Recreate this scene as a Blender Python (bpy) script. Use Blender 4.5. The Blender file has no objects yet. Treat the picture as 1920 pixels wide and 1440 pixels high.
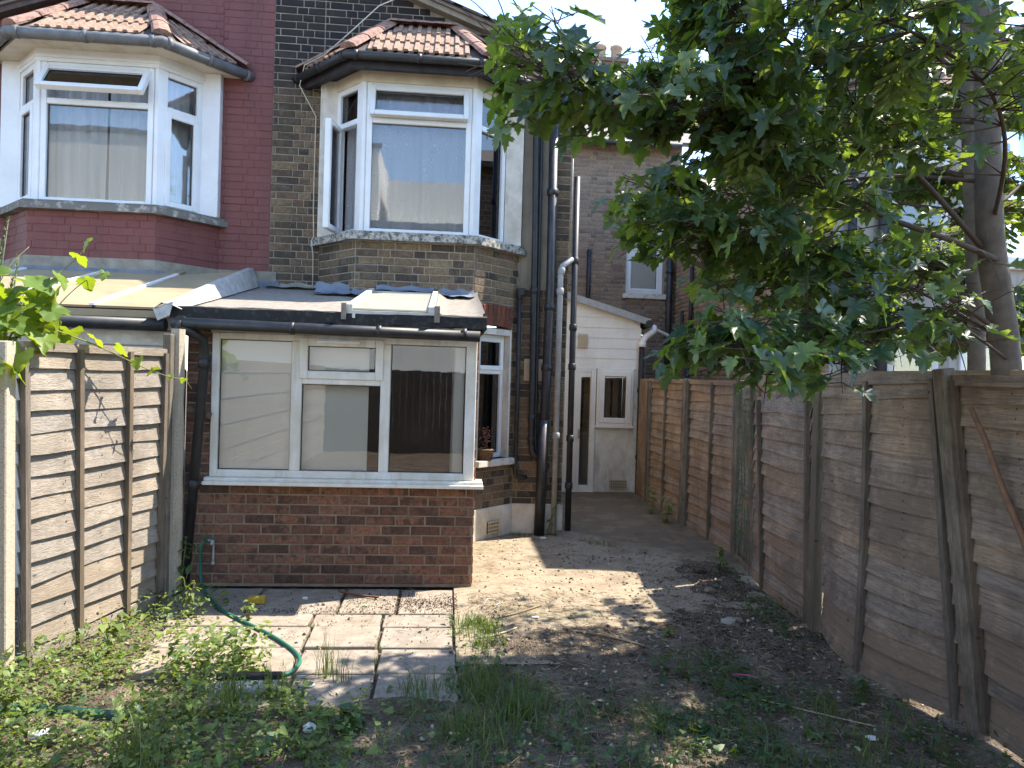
import bpy, bmesh, math, random
import numpy as np
from mathutils import Matrix, Vector

random.seed(7)
rng = np.random.default_rng(7)
R = math.radians
scene = bpy.context.scene
col = scene.collection

# ------------------------------------------------------------------ camera
EYE = 1.63
YAW, ROLL, PITCH = R(5.0), 0.030, -math.atan(12 / 1400)
fwd = Vector((math.sin(YAW) * math.cos(PITCH), math.cos(YAW) * math.cos(PITCH), math.sin(PITCH)))
rgt0 = Vector((math.cos(YAW), -math.sin(YAW), 0))
up0 = rgt0.cross(fwd)
cr = rgt0 * math.cos(ROLL) + up0 * math.sin(ROLL)
cu = -rgt0 * math.sin(ROLL) + up0 * math.cos(ROLL)
cam = bpy.data.cameras.new('camera')
cam.sensor_width = 36
cam.lens = 1400 / 1920 * 36
cam.clip_start = 0.05
cam.clip_end = 2000
camo = bpy.data.objects.new('camera', cam)
mw = Matrix((cr, cu, -fwd)).transposed().to_4x4()
mw.translation = (0, 0, EYE)
camo.matrix_world = mw
col.objects.link(camo)
scene.camera = camo

# ------------------------------------------------------------------ sky, sun, exposure
SUN = Vector((0.63, 0.24, 1.0)).normalized()
w = bpy.data.worlds.new('World')
scene.world = w
w.use_nodes = True
nt = w.node_tree
sky = nt.nodes.new('ShaderNodeTexSky')
sky.sky_type = 'NISHITA'
sky.sun_disc = False
sky.sun_elevation = math.asin(SUN.z)
sky.sun_rotation = math.atan2(SUN.x, SUN.y)
sky.air_density = 1.0
sky.dust_density = 0.25
sky.ozone_density = 2.5
nt.links.new(sky.outputs[0], nt.nodes['Background'].inputs[0])
nt.nodes['Background'].inputs[1].default_value = 0.15
sl = bpy.data.lights.new('sun', 'SUN')
sl.energy = 3.4
sl.angle = R(0.55)
sl.color = (1.0, 0.93, 0.82)
so = bpy.data.objects.new('sun', sl)
so.rotation_euler = (-SUN).to_track_quat('-Z', 'Y').to_euler()
so.location = (8, 4, 14)
col.objects.link(so)
scene.view_settings.view_transform = 'Standard'
scene.view_settings.look = 'None'
scene.view_settings.gamma = 1
scene.view_settings.use_curve_mapping = False
scene.view_settings.exposure = 2.05
scene.cycles.max_bounces = 7
scene.cycles.transparent_max_bounces = 16
scene.cycles.caustics_reflective = False
scene.cycles.caustics_refractive = False
scene.cycles.sample_clamp_indirect = 6

# ------------------------------------------------------------------ material helpers
class G:
    def __init__(s, m):
        s.m = m; s.t = m.node_tree; s.b = s.t.nodes['Principled BSDF']; s._p = None
    def n(s, ty, **kw):
        nd = s.t.nodes.new(ty)
        for k, v in kw.items(): setattr(nd, k, v)
        return nd
    def put(s, sock, v):
        if hasattr(v, 'is_output'): s.t.links.new(v, sock)
        elif isinstance(v, (tuple, list)) and len(v) == 3 and sock.type == 'RGBA': sock.default_value = (*v, 1)
        else: sock.default_value = v
    def pos(s):
        if s._p is None: s._p = s.n('ShaderNodeNewGeometry')
        return s._p.outputs['Position']
    def sep(s, v=None):
        nd = s.n('ShaderNodeSeparateXYZ'); s.put(nd.inputs[0], v if v is not None else s.pos()); return nd.outputs
    def map(s, sc, v=None, rot=(0, 0, 0)):
        nd = s.n('ShaderNodeMapping'); s.put(nd.inputs[0], v if v is not None else s.pos())
        nd.inputs['Scale'].default_value = sc; nd.inputs['Rotation'].default_value = rot; return nd.outputs[0]
    def noise(s, scale, detail=4, rough=0.6, vec=None, dist=0):
        nd = s.n('ShaderNodeTexNoise'); s.put(nd.inputs['Vector'], vec if vec is not None else s.pos())
        nd.inputs['Scale'].default_value = scale; nd.inputs['Detail'].default_value = detail
        nd.inputs['Roughness'].default_value = rough; nd.inputs['Distortion'].default_value = dist
        return nd.outputs[0]
    def vor(s, scale, vec=None, feature='F1'):
        nd = s.n('ShaderNodeTexVoronoi', feature=feature); s.put(nd.inputs['Vector'], vec if vec is not None else s.pos())
        nd.inputs['Scale'].default_value = scale; return nd.outputs
    def ramp(s, f, stops, interp='LINEAR'):
        nd = s.n('ShaderNodeValToRGB'); s.put(nd.inputs[0], f); cr_ = nd.color_ramp; cr_.interpolation = interp
        while len(cr_.elements) < len(stops): cr_.elements.new(0.5)
        for e, (p, c) in zip(cr_.elements, stops):
            e.position = p; e.color = (*c, 1) if isinstance(c, tuple) else (c, c, c, 1)
        return nd.outputs[0]
    def mix(s, f, a, b, blend='MIX'):
        nd = s.n('ShaderNodeMix', data_type='RGBA', blend_type=blend)
        s.put(nd.inputs[0], f); s.put(nd.inputs[6], a); s.put(nd.inputs[7], b); return nd.outputs[2]
    def math(s, op, a, b=0.0, c=0.0):
        nd = s.n('ShaderNodeMath', operation=op); s.put(nd.inputs[0], a); s.put(nd.inputs[1], b); s.put(nd.inputs[2], c)
        return nd.outputs[0]
    def rnd(s, k=1.0):
        oi = s.n('ShaderNodeObjectInfo').outputs['Random']
        if s._p is None: s.pos()
        isl = s._p.outputs['Random Per Island']
        return s.math('FRACT', s.math('MULTIPLY', s.math('ADD', oi, isl), k))
    def hsv(s, c, h=0.5, sa=1.0, v=1.0):
        nd = s.n('ShaderNodeHueSaturation'); s.put(nd.inputs['Hue'], h); s.put(nd.inputs['Saturation'], sa)
        s.put(nd.inputs['Value'], v); s.put(nd.inputs['Color'], c); return nd.outputs[0]
    def bump(s, h, strength=0.5, dist=0.01, normal=None):
        nd = s.n('ShaderNodeBump'); s.put(nd.inputs['Height'], h)
        nd.inputs['Strength'].default_value = strength; nd.inputs['Distance'].default_value = dist
        if normal is not None: s.put(nd.inputs['Normal'], normal)
        return nd.outputs[0]
    def out(s, c=None, rough=None, normal=None, spec=None, metal=None):
        if c is not None: s.put(s.b.inputs['Base Color'], c)
        if rough is not None: s.put(s.b.inputs['Roughness'], rough)
        if normal is not None: s.put(s.b.inputs['Normal'], normal)
        if spec is not None: s.put(s.b.inputs['Specular IOR Level'], spec)
        if metal is not None: s.put(s.b.inputs['Metallic'], metal)
    def surf(s, sh):
        s.t.links.new(sh, s.t.nodes['Material Output'].inputs['Surface'])

MT = {}
def mat(name):
    def deco(fn):
        m = bpy.data.materials.new(name); m.use_nodes = True
        fn(G(m)); MT[name] = m; return fn
    return deco

def worn(name, c1, c2, scale=6, rough=0.7, bscale=80, bstr=0.15, streak=None, spec=0.3, lo=0.35, hi=0.7):
    m = bpy.data.materials.new(name); m.use_nodes = True; g = G(m)
    f = g.noise(scale, 6, 0.65)
    c = g.mix(g.ramp(f, [(lo, 0.0), (hi, 1.0)]), c1, c2)
    if streak:
        v = g.noise(1, 4, 0.6, g.map((streak[0], streak[0], streak[1])))
        c = g.mix(g.ramp(v, [(0.52, 0.0), (0.72, streak[3] if len(streak) > 3 else 0.7)]), c, streak[2])
    g.out(c, rough, g.bump(g.noise(bscale, 5, 0.7), bstr, 0.004), spec)
    MT[name] = m
    return m

# ------------------------------------------------------------------ materials
def brickmat(name, stops, dirt=(0.02, 0.018, 0.016), soot=None, bstr=0.6, spot=None, lime=0.0, patch=False):
    m = bpy.data.materials.new(name); m.use_nodes = True; g = G(m)
    c = g.ramp(g.rnd(), stops)
    n1 = g.noise(38, 6, 0.7)
    c = g.mix(g.ramp(n1, [(0.38, 0.0), (0.72, 0.75)]), c, dirt)
    n2 = g.noise(150, 4, 0.7)
    c = g.mix(g.ramp(n2, [(0.5, 0.0), (0.75, 0.35)]), c, (0.34, 0.29, 0.22))
    if lime:
        n4 = g.noise(9, 5, 0.75)
        c = g.mix(g.ramp(n4, [(0.5, 0.0), (0.68, lime)]), c, (0.30, 0.26, 0.20))
    if patch:
        c = g.mix(g.ramp(g.noise(1.7, 5, 0.7), [(0.48, 0.0), (0.64, 0.5)]), c, (0.05, 0.042, 0.034))
    if soot:
        z = g.sep()[2]
        k = g.n('ShaderNodeMapRange'); g.put(k.inputs[0], g.math('ADD', z, g.math('MULTIPLY', g.noise(2.2, 4), 0.9)))
        k.inputs[1].default_value = soot[0]; k.inputs[2].default_value = soot[1]
        k.inputs[4].default_value = soot[2]
        c = g.mix(k.outputs[0], c, (0.022, 0.021, 0.023))
    if spot:
        c = g.mix(g.ramp(g.noise(14, 3, 0.5), [(0.55, 0.0), (0.62, 0.8)]), c, spot)
    g.out(c, 0.9, g.bump(g.math('ADD', n1, g.math('MULTIPLY', n2, 0.5)), bstr, 0.006), 0.2)
    MT[name] = m
brickmat('stock_brick', [(0.0, (0.06, 0.046, 0.036)), (0.25, (0.12, 0.085, 0.055)), (0.55, (0.225, 0.155, 0.09)), (0.8, (0.285, 0.198, 0.11)), (1.0, (0.165, 0.10, 0.068))], soot=(4.55, 5.4, 0.9), lime=0.35, patch=True)
brickmat('red_brick', [(0.0, (0.095, 0.05, 0.036)), (0.3, (0.205, 0.092, 0.058)), (0.7, (0.285, 0.132, 0.08)), (1.0, (0.165, 0.085, 0.06))], spot=(0.075, 0.046, 0.037), bstr=0.7, lime=0.15)
brickmat('arch_brick', [(0.0, (0.16, 0.05, 0.03)), (0.5, (0.26, 0.08, 0.04)), (1.0, (0.10, 0.045, 0.035))], bstr=0.3)
brickmat('tan_brick', [(0.0, (0.18, 0.12, 0.085)), (0.35, (0.28, 0.195, 0.135)), (0.7, (0.34, 0.24, 0.165)), (1.0, (0.23, 0.165, 0.12))], lime=0.25, dirt=(0.06, 0.05, 0.042))
brickmat('flank_brick', [(0.0, (0.24, 0.15, 0.095)), (0.35, (0.36, 0.235, 0.145)), (0.7, (0.42, 0.28, 0.175)), (1.0, (0.30, 0.19, 0.125))], lime=0.2, dirt=(0.10, 0.07, 0.05))
worn('mortar', (0.34, 0.30, 0.235), (0.21, 0.185, 0.145), 9, 0.95, 120, 0.6)
worn('mortar_pale', (0.33, 0.29, 0.23), (0.22, 0.19, 0.15), 9, 0.95, 120, 0.6)
worn('mortar_red', (0.30, 0.235, 0.165), (0.19, 0.145, 0.10), 9, 0.95, 120, 0.6)

@mat('red_paint')
def _(g):
    n = g.noise(5, 6, 0.7); n2 = g.noise(60, 5, 0.7)
    c = g.mix(g.ramp(n, [(0.3, 0.0), (0.75, 1.0)]), (0.165, 0.055, 0.049), (0.205, 0.08, 0.068))
    c = g.mix(g.ramp(g.rnd(), [(0.0, 0.0), (1.0, 0.35)]), c, (0.145, 0.042, 0.04))
    v = g.noise(1, 4, 0.6, g.map((7, 7, 0.6)))
    c = g.mix(g.ramp(v, [(0.5, 0.0), (0.75, 0.5)]), c, (0.10, 0.042, 0.04))
    c = g.mix(g.ramp(n2, [(0.6, 0.0), (0.8, 0.4)]), c, (0.25, 0.11, 0.10))
    g.out(c, 0.62, g.bump(n2, 0.45, 0.004), 0.35)

worn('white_upvc', (0.80, 0.81, 0.82), (0.70, 0.70, 0.68), 3, 0.3, 40, 0.03, spec=0.5)
worn('grubby_upvc', (0.78, 0.77, 0.72), (0.62, 0.58, 0.48), 5, 0.4, 60, 0.06, streak=(9, 1.2, (0.50, 0.45, 0.34)), spec=0.4)
worn('cream_paint', (0.72, 0.67, 0.55), (0.58, 0.51, 0.38), 4, 0.55, 50, 0.15, streak=(8, 1.0, (0.42, 0.36, 0.26), 0.5))
worn('white_render', (0.74, 0.70, 0.62), (0.52, 0.46, 0.37), 5, 0.85, 90, 0.4, streak=(6, 1.5, (0.30, 0.26, 0.2), 0.7))
worn('stone_sill', (0.46, 0.44, 0.39), (0.09, 0.085, 0.075), 26, 0.9, 120, 0.6, lo=0.42, hi=0.6)
worn('grey_sill', (0.17, 0.16, 0.14), (0.45, 0.43, 0.39), 13, 0.9, 120, 0.6, lo=0.52, hi=0.66)
worn('white_sill', (0.66, 0.62, 0.54), (0.22, 0.20, 0.16), 14, 0.9, 120, 0.5, lo=0.5, hi=0.7)
worn('tan_render', (0.30, 0.26, 0.20), (0.21, 0.18, 0.14), 4, 0.9, 70, 0.3, streak=(7, 0.7, (0.13, 0.11, 0.09)))
worn('grey_render', (0.42, 0.40, 0.37), (0.33, 0.31, 0.28), 3, 0.9, 60, 0.2, streak=(6, 0.6, (0.24, 0.22, 0.19)))
worn('cement', (0.34, 0.31, 0.25), (0.20, 0.18, 0.14), 8, 0.95, 60, 0.6)
worn('black_plastic', (0.014, 0.014, 0.015), (0.035, 0.033, 0.031), 12, 0.5, 60, 0.05, spec=0.5)
worn('black_iron', (0.016, 0.017, 0.02), (0.04, 0.04, 0.042), 9, 0.42, 40, 0.35, streak=(14, 3, (0.21, 0.10, 0.055), 0.25), spec=0.5)
worn('brown_plastic', (0.028, 0.019, 0.015), (0.05, 0.04, 0.034), 9, 0.4, 60, 0.05)
worn('grey_plastic', (0.40, 0.40, 0.395), (0.28, 0.27, 0.25), 10, 0.45, 60, 0.06)
worn('grey_gutter', (0.17, 0.175, 0.18), (0.10, 0.097, 0.09), 10, 0.55, 60, 0.15)
worn('white_pipe', (0.72, 0.70, 0.66), (0.5, 0.46, 0.4), 12, 0.4, 60, 0.05)
worn('black_fascia', (0.017, 0.016, 0.018), (0.045, 0.038, 0.04), 14, 0.6, 60, 0.4)
worn('lead', (0.13, 0.15, 0.19), (0.21, 0.23, 0.27), 7, 0.55, 30, 0.5)
worn('foil', (0.50, 0.48, 0.45), (0.26, 0.25, 0.235), 12, 0.4, 30, 1.0)
worn('felt', (0.30, 0.26, 0.215), (0.18, 0.155, 0.125), 18, 0.95, 260, 1.0)
worn('felt_edge', (0.028, 0.027, 0.027), (0.09, 0.082, 0.07), 22, 0.85, 90, 1.0, lo=0.5, hi=0.75)
worn('tan_sheet', (0.36, 0.28, 0.165), (0.27, 0.20, 0.12), 3, 0.55, 40, 0.1, streak=(3, 0.5, (0.28, 0.22, 0.14), 0.4))
worn('roof_tile', (0.36, 0.235, 0.165), (0.17, 0.115, 0.085), 24, 0.92, 110, 0.9, lo=0.4, hi=0.65)
worn('ridge_tile', (0.33, 0.19, 0.14), (0.13, 0.085, 0.068), 20, 0.95, 110, 0.9, lo=0.45, hi=0.68)
worn('dark_tile', (0.075, 0.06, 0.055), (0.13, 0.095, 0.08), 14, 0.9, 90, 0.6)
worn('slate', (0.17, 0.15, 0.14), (0.25, 0.2, 0.17), 7, 0.8, 60, 0.4)
worn('terracotta', (0.36, 0.22, 0.14), (0.45, 0.34, 0.24), 6, 0.85, 60, 0.3)
worn('clad_white', (0.82, 0.77, 0.70), (0.74, 0.68, 0.61), 4, 0.45, 60, 0.05, streak=(5, 0.6, (0.55, 0.46, 0.38), 0.4))
worn('old_white_wood', (0.66, 0.64, 0.58), (0.45, 0.40, 0.32), 8, 0.7, 60, 0.3, streak=(3, 14, (0.2, 0.16, 0.12), 0.5))
worn('vent_cream', (0.55, 0.46, 0.32), (0.42, 0.35, 0.25), 8, 0.6, 60, 0.1)
worn('interior_white', (0.90, 0.915, 0.85), (0.86, 0.88, 0.81), 2, 0.8, 40, 0.02)
worn('interior_grey', (0.30, 0.29, 0.28), (0.24, 0.23, 0.22), 2, 0.8, 40, 0.02)
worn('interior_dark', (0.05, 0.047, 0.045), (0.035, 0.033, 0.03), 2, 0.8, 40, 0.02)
worn('building_white', (0.80, 0.77, 0.68), (0.74, 0.70, 0.60), 1, 0.8, 40, 0.05)
worn('metal_grey', (0.35, 0.35, 0.36), (0.25, 0.25, 0.25), 10, 0.4, 40, 0.1, spec=0.6)
worn('rubber_and_hole_dark', (0.02, 0.02, 0.02), (0.03, 0.03, 0.03), 10, 0.6)
worn('wicker', (0.20, 0.12, 0.06), (0.10, 0.06, 0.035), 60, 0.7, 200, 0.5)
worn('dry_plant', (0.25, 0.11, 0.07), (0.16, 0.08, 0.05), 20, 0.8)
worn('yellow_foam', (0.50, 0.33, 0.04), (0.36, 0.22, 0.03), 60, 0.95, 200, 0.8)
worn('paper_white', (0.74, 0.74, 0.72), (0.62, 0.6, 0.56), 20, 0.7, 60, 0.3)
worn('hose_green', (0.012, 0.13, 0.085), (0.03, 0.12, 0.085), 18, 0.55, 60, 0.2, spec=0.3)
worn('green_sheet', (0.008, 0.05, 0.03), (0.012, 0.07, 0.045), 8, 0.4, 20, 0.2, spec=0.5)
worn('net_green', (0.06, 0.14, 0.08), (0.1, 0.17, 0.11), 20, 0.6)
worn('pink_plastic', (0.6, 0.08, 0.25), (0.5, 0.07, 0.2), 10, 0.5)
worn('bristle', (0.62, 0.58, 0.5), (0.36, 0.33, 0.28), 90, 0.8, 200, 0.8)
worn('rust_rod', (0.20, 0.07, 0.035), (0.12, 0.045, 0.025), 20, 0.8)
worn('stick_wood', (0.24, 0.13, 0.07), (0.15, 0.08, 0.05), 20, 0.8)
worn('bottle_green', (0.35, 0.48, 0.03), (0.3, 0.4, 0.03), 10, 0.3)
worn('bottle_teal', (0.03, 0.25, 0.15), (0.03, 0.2, 0.12), 10, 0.3)
worn('cable_white', (0.6, 0.55, 0.45), (0.45, 0.40, 0.32), 20, 0.6)
worn('rust_nail', (0.06, 0.035, 0.025), (0.10, 0.06, 0.04), 30, 0.8)
worn('wall_dark_mesh', (0.03, 0.028, 0.026), (0.05, 0.045, 0.04), 30, 0.8)

def woodmat(name, a, b, dark, along='y', rk=0.5, green=0.0):
    m = bpy.data.materials.new(name); m.use_nodes = True; g = G(m)
    sc = {'x': (2.2, 50, 60), 'y': (50, 2.2, 60), 'z': (50, 50, 2.2)}[along]
    r = g.rnd()
    off = g.n('ShaderNodeVectorMath', operation='ADD'); g.put(off.inputs[0], g.map(sc))
    cb = g.n('ShaderNodeCombineXYZ'); g.put(cb.inputs[0], g.math('MULTIPLY', r, 37.0)); g.put(cb.inputs[1], g.math('MULTIPLY', r, 91.0))
    g.put(off.inputs[1], cb.outputs[0])
    gr = g.noise(1.0, 7, 0.68, off.outputs[0], 0.6)
    big = g.noise(2.6, 5, 0.7)
    c = g.mix(g.ramp(gr, [(0.36, 0.0), (0.58, 1.0)]), b, a)
    fine = g.noise(3.2, 5, 0.7, off.outputs[0], 0.3)
    c = g.mix(g.ramp(fine, [(0.52, 0.0), (0.68, 0.75)]), c, dark)
    c = g.mix(g.ramp(g.math('ADD', big, g.math('MULTIPLY', r, 0.22)), [(0.46, 0.0), (0.72, 0.8)]), c, dark)
    c = g.hsv(c, 0.5, g.math('ADD', 0.8, g.math('MULTIPLY', r, 0.4)), g.math('ADD', 1.0 - rk / 2, g.math('MULTIPLY', r, rk)))
    kn = g.vor(3.2, g.map((1.0, 1.0, 2.2)))[0]
    c = g.mix(g.ramp(kn, [(0.035, 0.75), (0.075, 0.0)]), c, (0.05, 0.032, 0.02))
    if green:
        c = g.mix(g.ramp(g.noise(4, 5, 0.7), [(0.5, 0.0), (0.75, green)]), c, (0.07, 0.085, 0.04))
    g.out(c, 0.88, g.bump(g.math('ADD', gr, fine), 1.0, 0.006), 0.2)
    MT[name] = m
woodmat('wood_left', (0.41, 0.35, 0.28), (0.29, 0.24, 0.185), (0.20, 0.165, 0.13), 'y', 0.35)
woodmat('wood_right', (0.50, 0.37, 0.255), (0.30, 0.208, 0.138), (0.15, 0.115, 0.088), 'y', 0.6)
woodmat('wood_orange', (0.47, 0.345, 0.24), (0.30, 0.20, 0.13), (0.18, 0.125, 0.088), 'y', 0.45)
woodmat('wood_post', (0.32, 0.25, 0.18), (0.18, 0.14, 0.10), (0.10, 0.085, 0.065), 'z', 0.3, 0.4)
woodmat('wood_batten', (0.25, 0.195, 0.14), (0.15, 0.115, 0.08), (0.10, 0.08, 0.06), 'z', 0.3)
woodmat('wood_pale', (0.43, 0.33, 0.22), (0.30, 0.215, 0.14), (0.22, 0.16, 0.11), 'y', 0.3)
woodmat('wood_dark', (0.07, 0.055, 0.045), (0.045, 0.035, 0.03), (0.03, 0.025, 0.02), 'x', 0.3)

@mat('concrete_post')
def _(g):
    n = g.noise(90, 3, 0.6); v = g.vor(130)[0]
    c = g.ramp(n, [(0.3, (0.30, 0.25, 0.18)), (0.5, (0.44, 0.38, 0.29)), (0.72, (0.24, 0.19, 0.14))])
    c = g.mix(g.ramp(v, [(0.1, 0.6), (0.3, 0.0)]), c, (0.14, 0.10, 0.08))
    g.out(c, 0.95, g.bump(n, 0.8, 0.004), 0.2)

@mat('paving')
def _(g):
    n = g.noise(7, 6, 0.7); n2 = g.noise(160, 4, 0.7)
    c = g.ramp(g.rnd(), [(0.0, (0.32, 0.265, 0.205)), (0.5, (0.35, 0.285, 0.225)), (1.0, (0.29, 0.25, 0.20))])
    c = g.mix(g.ramp(n, [(0.38, 0.0), (0.66, 0.85)]), c, (0.19, 0.155, 0.12))
    c = g.mix(g.ramp(g.noise(19, 5, 0.75), [(0.5, 0.0), (0.68, 0.6)]), c, (0.13, 0.105, 0.08))
    c = g.mix(g.ramp(n2, [(0.5, 0.0), (0.75, 0.45)]), c, (0.15, 0.125, 0.10))
    c = g.mix(g.ramp(g.noise(2.3, 5, 0.7), [(0.55, 0.0), (0.7, 0.45)]), c, (0.17, 0.165, 0.11))
    g.out(c, 0.92, g.bump(n2, 0.6, 0.004), 0.2)

@mat('path_concrete')
def _(g):
    n = g.noise(3.2, 7, 0.72); n2 = g.noise(120, 4, 0.7); n3 = g.noise(14, 5, 0.7)
    c = g.ramp(n, [(0.30, (0.15, 0.112, 0.08)), (0.43, (0.25, 0.195, 0.135)), (0.55, (0.33, 0.27, 0.19)), (0.66, (0.26, 0.20, 0.14)), (0.8, (0.17, 0.125, 0.088))])
    c = g.mix(g.ramp(n3, [(0.55, 0.0), (0.7, 0.7)]), c, (0.14, 0.105, 0.075))
    c = g.mix(g.ramp(n2, [(0.52, 0.0), (0.75, 0.6)]), c, (0.11, 0.085, 0.065))
    c = g.mix(g.ramp(g.noise(1.1, 4, 0.7), [(0.52, 0.0), (0.68, 0.55)]), c, (0.16, 0.15, 0.075))
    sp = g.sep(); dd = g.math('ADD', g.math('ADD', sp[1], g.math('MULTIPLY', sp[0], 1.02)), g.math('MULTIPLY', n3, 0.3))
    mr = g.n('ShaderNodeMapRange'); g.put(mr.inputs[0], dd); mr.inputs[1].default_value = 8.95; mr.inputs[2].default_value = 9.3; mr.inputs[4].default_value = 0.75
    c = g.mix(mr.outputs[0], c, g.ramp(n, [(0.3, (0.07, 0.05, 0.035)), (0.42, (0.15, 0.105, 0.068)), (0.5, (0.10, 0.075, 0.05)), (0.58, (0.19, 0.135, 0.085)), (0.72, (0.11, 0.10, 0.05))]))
    g.out(c, 0.95, g.bump(g.math('ADD', n3, n2), 0.8, 0.008), 0.15)

@mat('soil')
def _(g):
    n = g.noise(4, 7, 0.75); n2 = g.noise(60, 6, 0.75); v = g.vor(70)[0]
    c = g.ramp(n, [(0.3, (0.085, 0.063, 0.047)), (0.46, (0.16, 0.122, 0.088)), (0.6, (0.27, 0.21, 0.15)), (0.76, (0.36, 0.29, 0.20))])
    c = g.mix(g.ramp(n2, [(0.48, 0.0), (0.7, 0.75)]), c, (0.045, 0.034, 0.026))
    c = g.mix(g.ramp(g.noise(180, 3, 0.7), [(0.6, 0.0), (0.75, 0.6)]), c, (0.30, 0.235, 0.16))
    g.out(c, 0.97, g.bump(g.math('ADD', n2, v), 1.0, 0.02), 0.1)

@mat('mulch')
def _(g):
    c = g.ramp(g.rnd(), [(0, (0.025, 0.016, 0.012)), (0.7, (0.05, 0.029, 0.023)), (1, (0.085, 0.055, 0.042))])
    g.out(c, 0.85, None, 0.25)
@mat('pebble')
def _(g):
    c = g.ramp(g.rnd(), [(0, (0.10, 0.085, 0.07)), (0.5, (0.22, 0.18, 0.14)), (1, (0.4, 0.36, 0.3))])
    g.out(c, 0.85, g.bump(g.noise(90), 0.4, 0.004), 0.25)
@mat('straw')
def _(g):
    c = g.ramp(g.rnd(), [(0, (0.16, 0.11, 0.07)), (0.5, (0.33, 0.25, 0.15)), (1, (0.50, 0.41, 0.27))])
    g.out(c, 0.8, None, 0.2)

def leafmat(name, stops, trans=0.35, gloss=0.45, tcol=(0.30, 0.42, 0.02), spec=0.4):
    m = bpy.data.materials.new(name); m.use_nodes = True; g = G(m)
    c = g.ramp(g.rnd(), stops)
    n = g.noise(30, 4, 0.6)
    c = g.mix(g.ramp(n, [(0.35, 0.0), (0.75, 0.4)]), c, g.hsv(c, 0.49, 1.0, 0.6))
    g.out(c, gloss, g.bump(n, 0.25, 0.004), spec)
    tr = g.n('ShaderNodeBsdfTranslucent')
    g.put(tr.inputs[0], g.mix(0.65, g.hsv(c, 0.49, 1.1, 1.6), tcol))
    ms = g.n('ShaderNodeMixShader'); ms.inputs[0].default_value = trans
    g.t.links.new(g.b.outputs[0], ms.inputs[1]); g.t.links.new(tr.outputs[0], ms.inputs[2])
    g.surf(ms.outputs[0])
    MT[name] = m
leafmat('maple_leaf', [(0, (0.026, 0.062, 0.034)), (0.5, (0.038, 0.084, 0.042)), (0.82, (0.062, 0.115, 0.043)), (1, (0.14, 0.20, 0.045))], 0.42, 0.38, (0.36, 0.46, 0.02), spec=0.6)
leafmat('seed_green', [(0, (0.09, 0.13, 0.03)), (1, (0.14, 0.18, 0.05))], 0.35, 0.6)
leafmat('vine_leaf', [(0, (0.07, 0.13, 0.02)), (0.6, (0.13, 0.21, 0.025)), (1, (0.22, 0.29, 0.03))], 0.45, 0.5, (0.42, 0.5, 0.02))
leafmat('weed_leaf', [(0, (0.08, 0.13, 0.028)), (0.5, (0.14, 0.20, 0.045)), (1, (0.22, 0.28, 0.07))], 0.4, 0.5, (0.36, 0.44, 0.05))
leafmat('weed_dark', [(0, (0.03, 0.065, 0.022)), (0.6, (0.06, 0.11, 0.035)), (1, (0.09, 0.14, 0.04))], 0.3, 0.5)
leafmat('grass_blade', [(0, (0.05, 0.09, 0.02)), (0.6, (0.10, 0.155, 0.035)), (0.9, (0.16, 0.20, 0.05)), (1, (0.30, 0.27, 0.11))], 0.3, 0.5, (0.25, 0.35, 0.03))
leafmat('rosemary', [(0, (0.06, 0.085, 0.04)), (1, (0.12, 0.15, 0.08))], 0.2, 0.6)
leafmat('far_leaf', [(0, (0.03, 0.06, 0.02)), (1, (0.06, 0.10, 0.03))], 0.3, 0.5)
worn('bark', (0.15, 0.125, 0.10), (0.085, 0.07, 0.055), 12, 0.9, 50, 0.6, streak=(10, 2, (0.20, 0.18, 0.15), 0.5))
worn('twig', (0.085, 0.06, 0.045), (0.06, 0.045, 0.03), 20, 0.8)
worn('stem_green', (0.14, 0.17, 0.05), (0.2, 0.16, 0.07), 20, 0.6)

def glassmat(name, tint, base, rough=0.0, k=1.0):
    m = bpy.data.materials.new(name); m.use_nodes = True; g = G(m)
    tr = g.n('ShaderNodeBsdfTransparent'); g.put(tr.inputs[0], tint)
    gl = g.n('ShaderNodeBsdfGlossy'); gl.inputs['Roughness'].default_value = rough
    bm = g.bump(g.noise(3.0, 2, 0.5), 0.02, 0.02); g.put(gl.inputs['Normal'], bm)
    fr = g.n('ShaderNodeFresnel'); fr.inputs[0].default_value = 1.5
    f = g.math('MINIMUM', g.math('ADD', g.math('MULTIPLY', fr.outputs[0], 1.7 * k), base), 1.0)
    ms = g.n('ShaderNodeMixShader'); g.put(ms.inputs[0], f)
    g.t.links.new(tr.outputs[0], ms.inputs[1]); g.t.links.new(gl.outputs[0], ms.inputs[2]); g.surf(ms.outputs[0])
    MT[name] = m
glassmat('glass', (0.86, 0.9, 0.9), 0.07)
glassmat('glass_bay', (0.96, 0.97, 0.98), 0.02)
glassmat('glass_clear', (1.0, 1.0, 1.0), 0.03)

@mat('skylight_pane')
def _(g):
    n = g.noise(9, 5, 0.7)
    c = g.mix(g.ramp(n, [(0.3, 0.0), (0.8, 1.0)]), (0.50, 0.49, 0.43), (0.36, 0.34, 0.28))
    g.out(c, 0.5, None, 0.4)
    tr = g.n('ShaderNodeBsdfTranslucent'); g.put(tr.inputs[0], (0.75, 0.78, 0.70))
    ms = g.n('ShaderNodeMixShader'); ms.inputs[0].default_value = 0.45
    g.t.links.new(g.b.outputs[0], ms.inputs[1]); g.t.links.new(tr.outputs[0], ms.inputs[2]); g.surf(ms.outputs[0])

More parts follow.
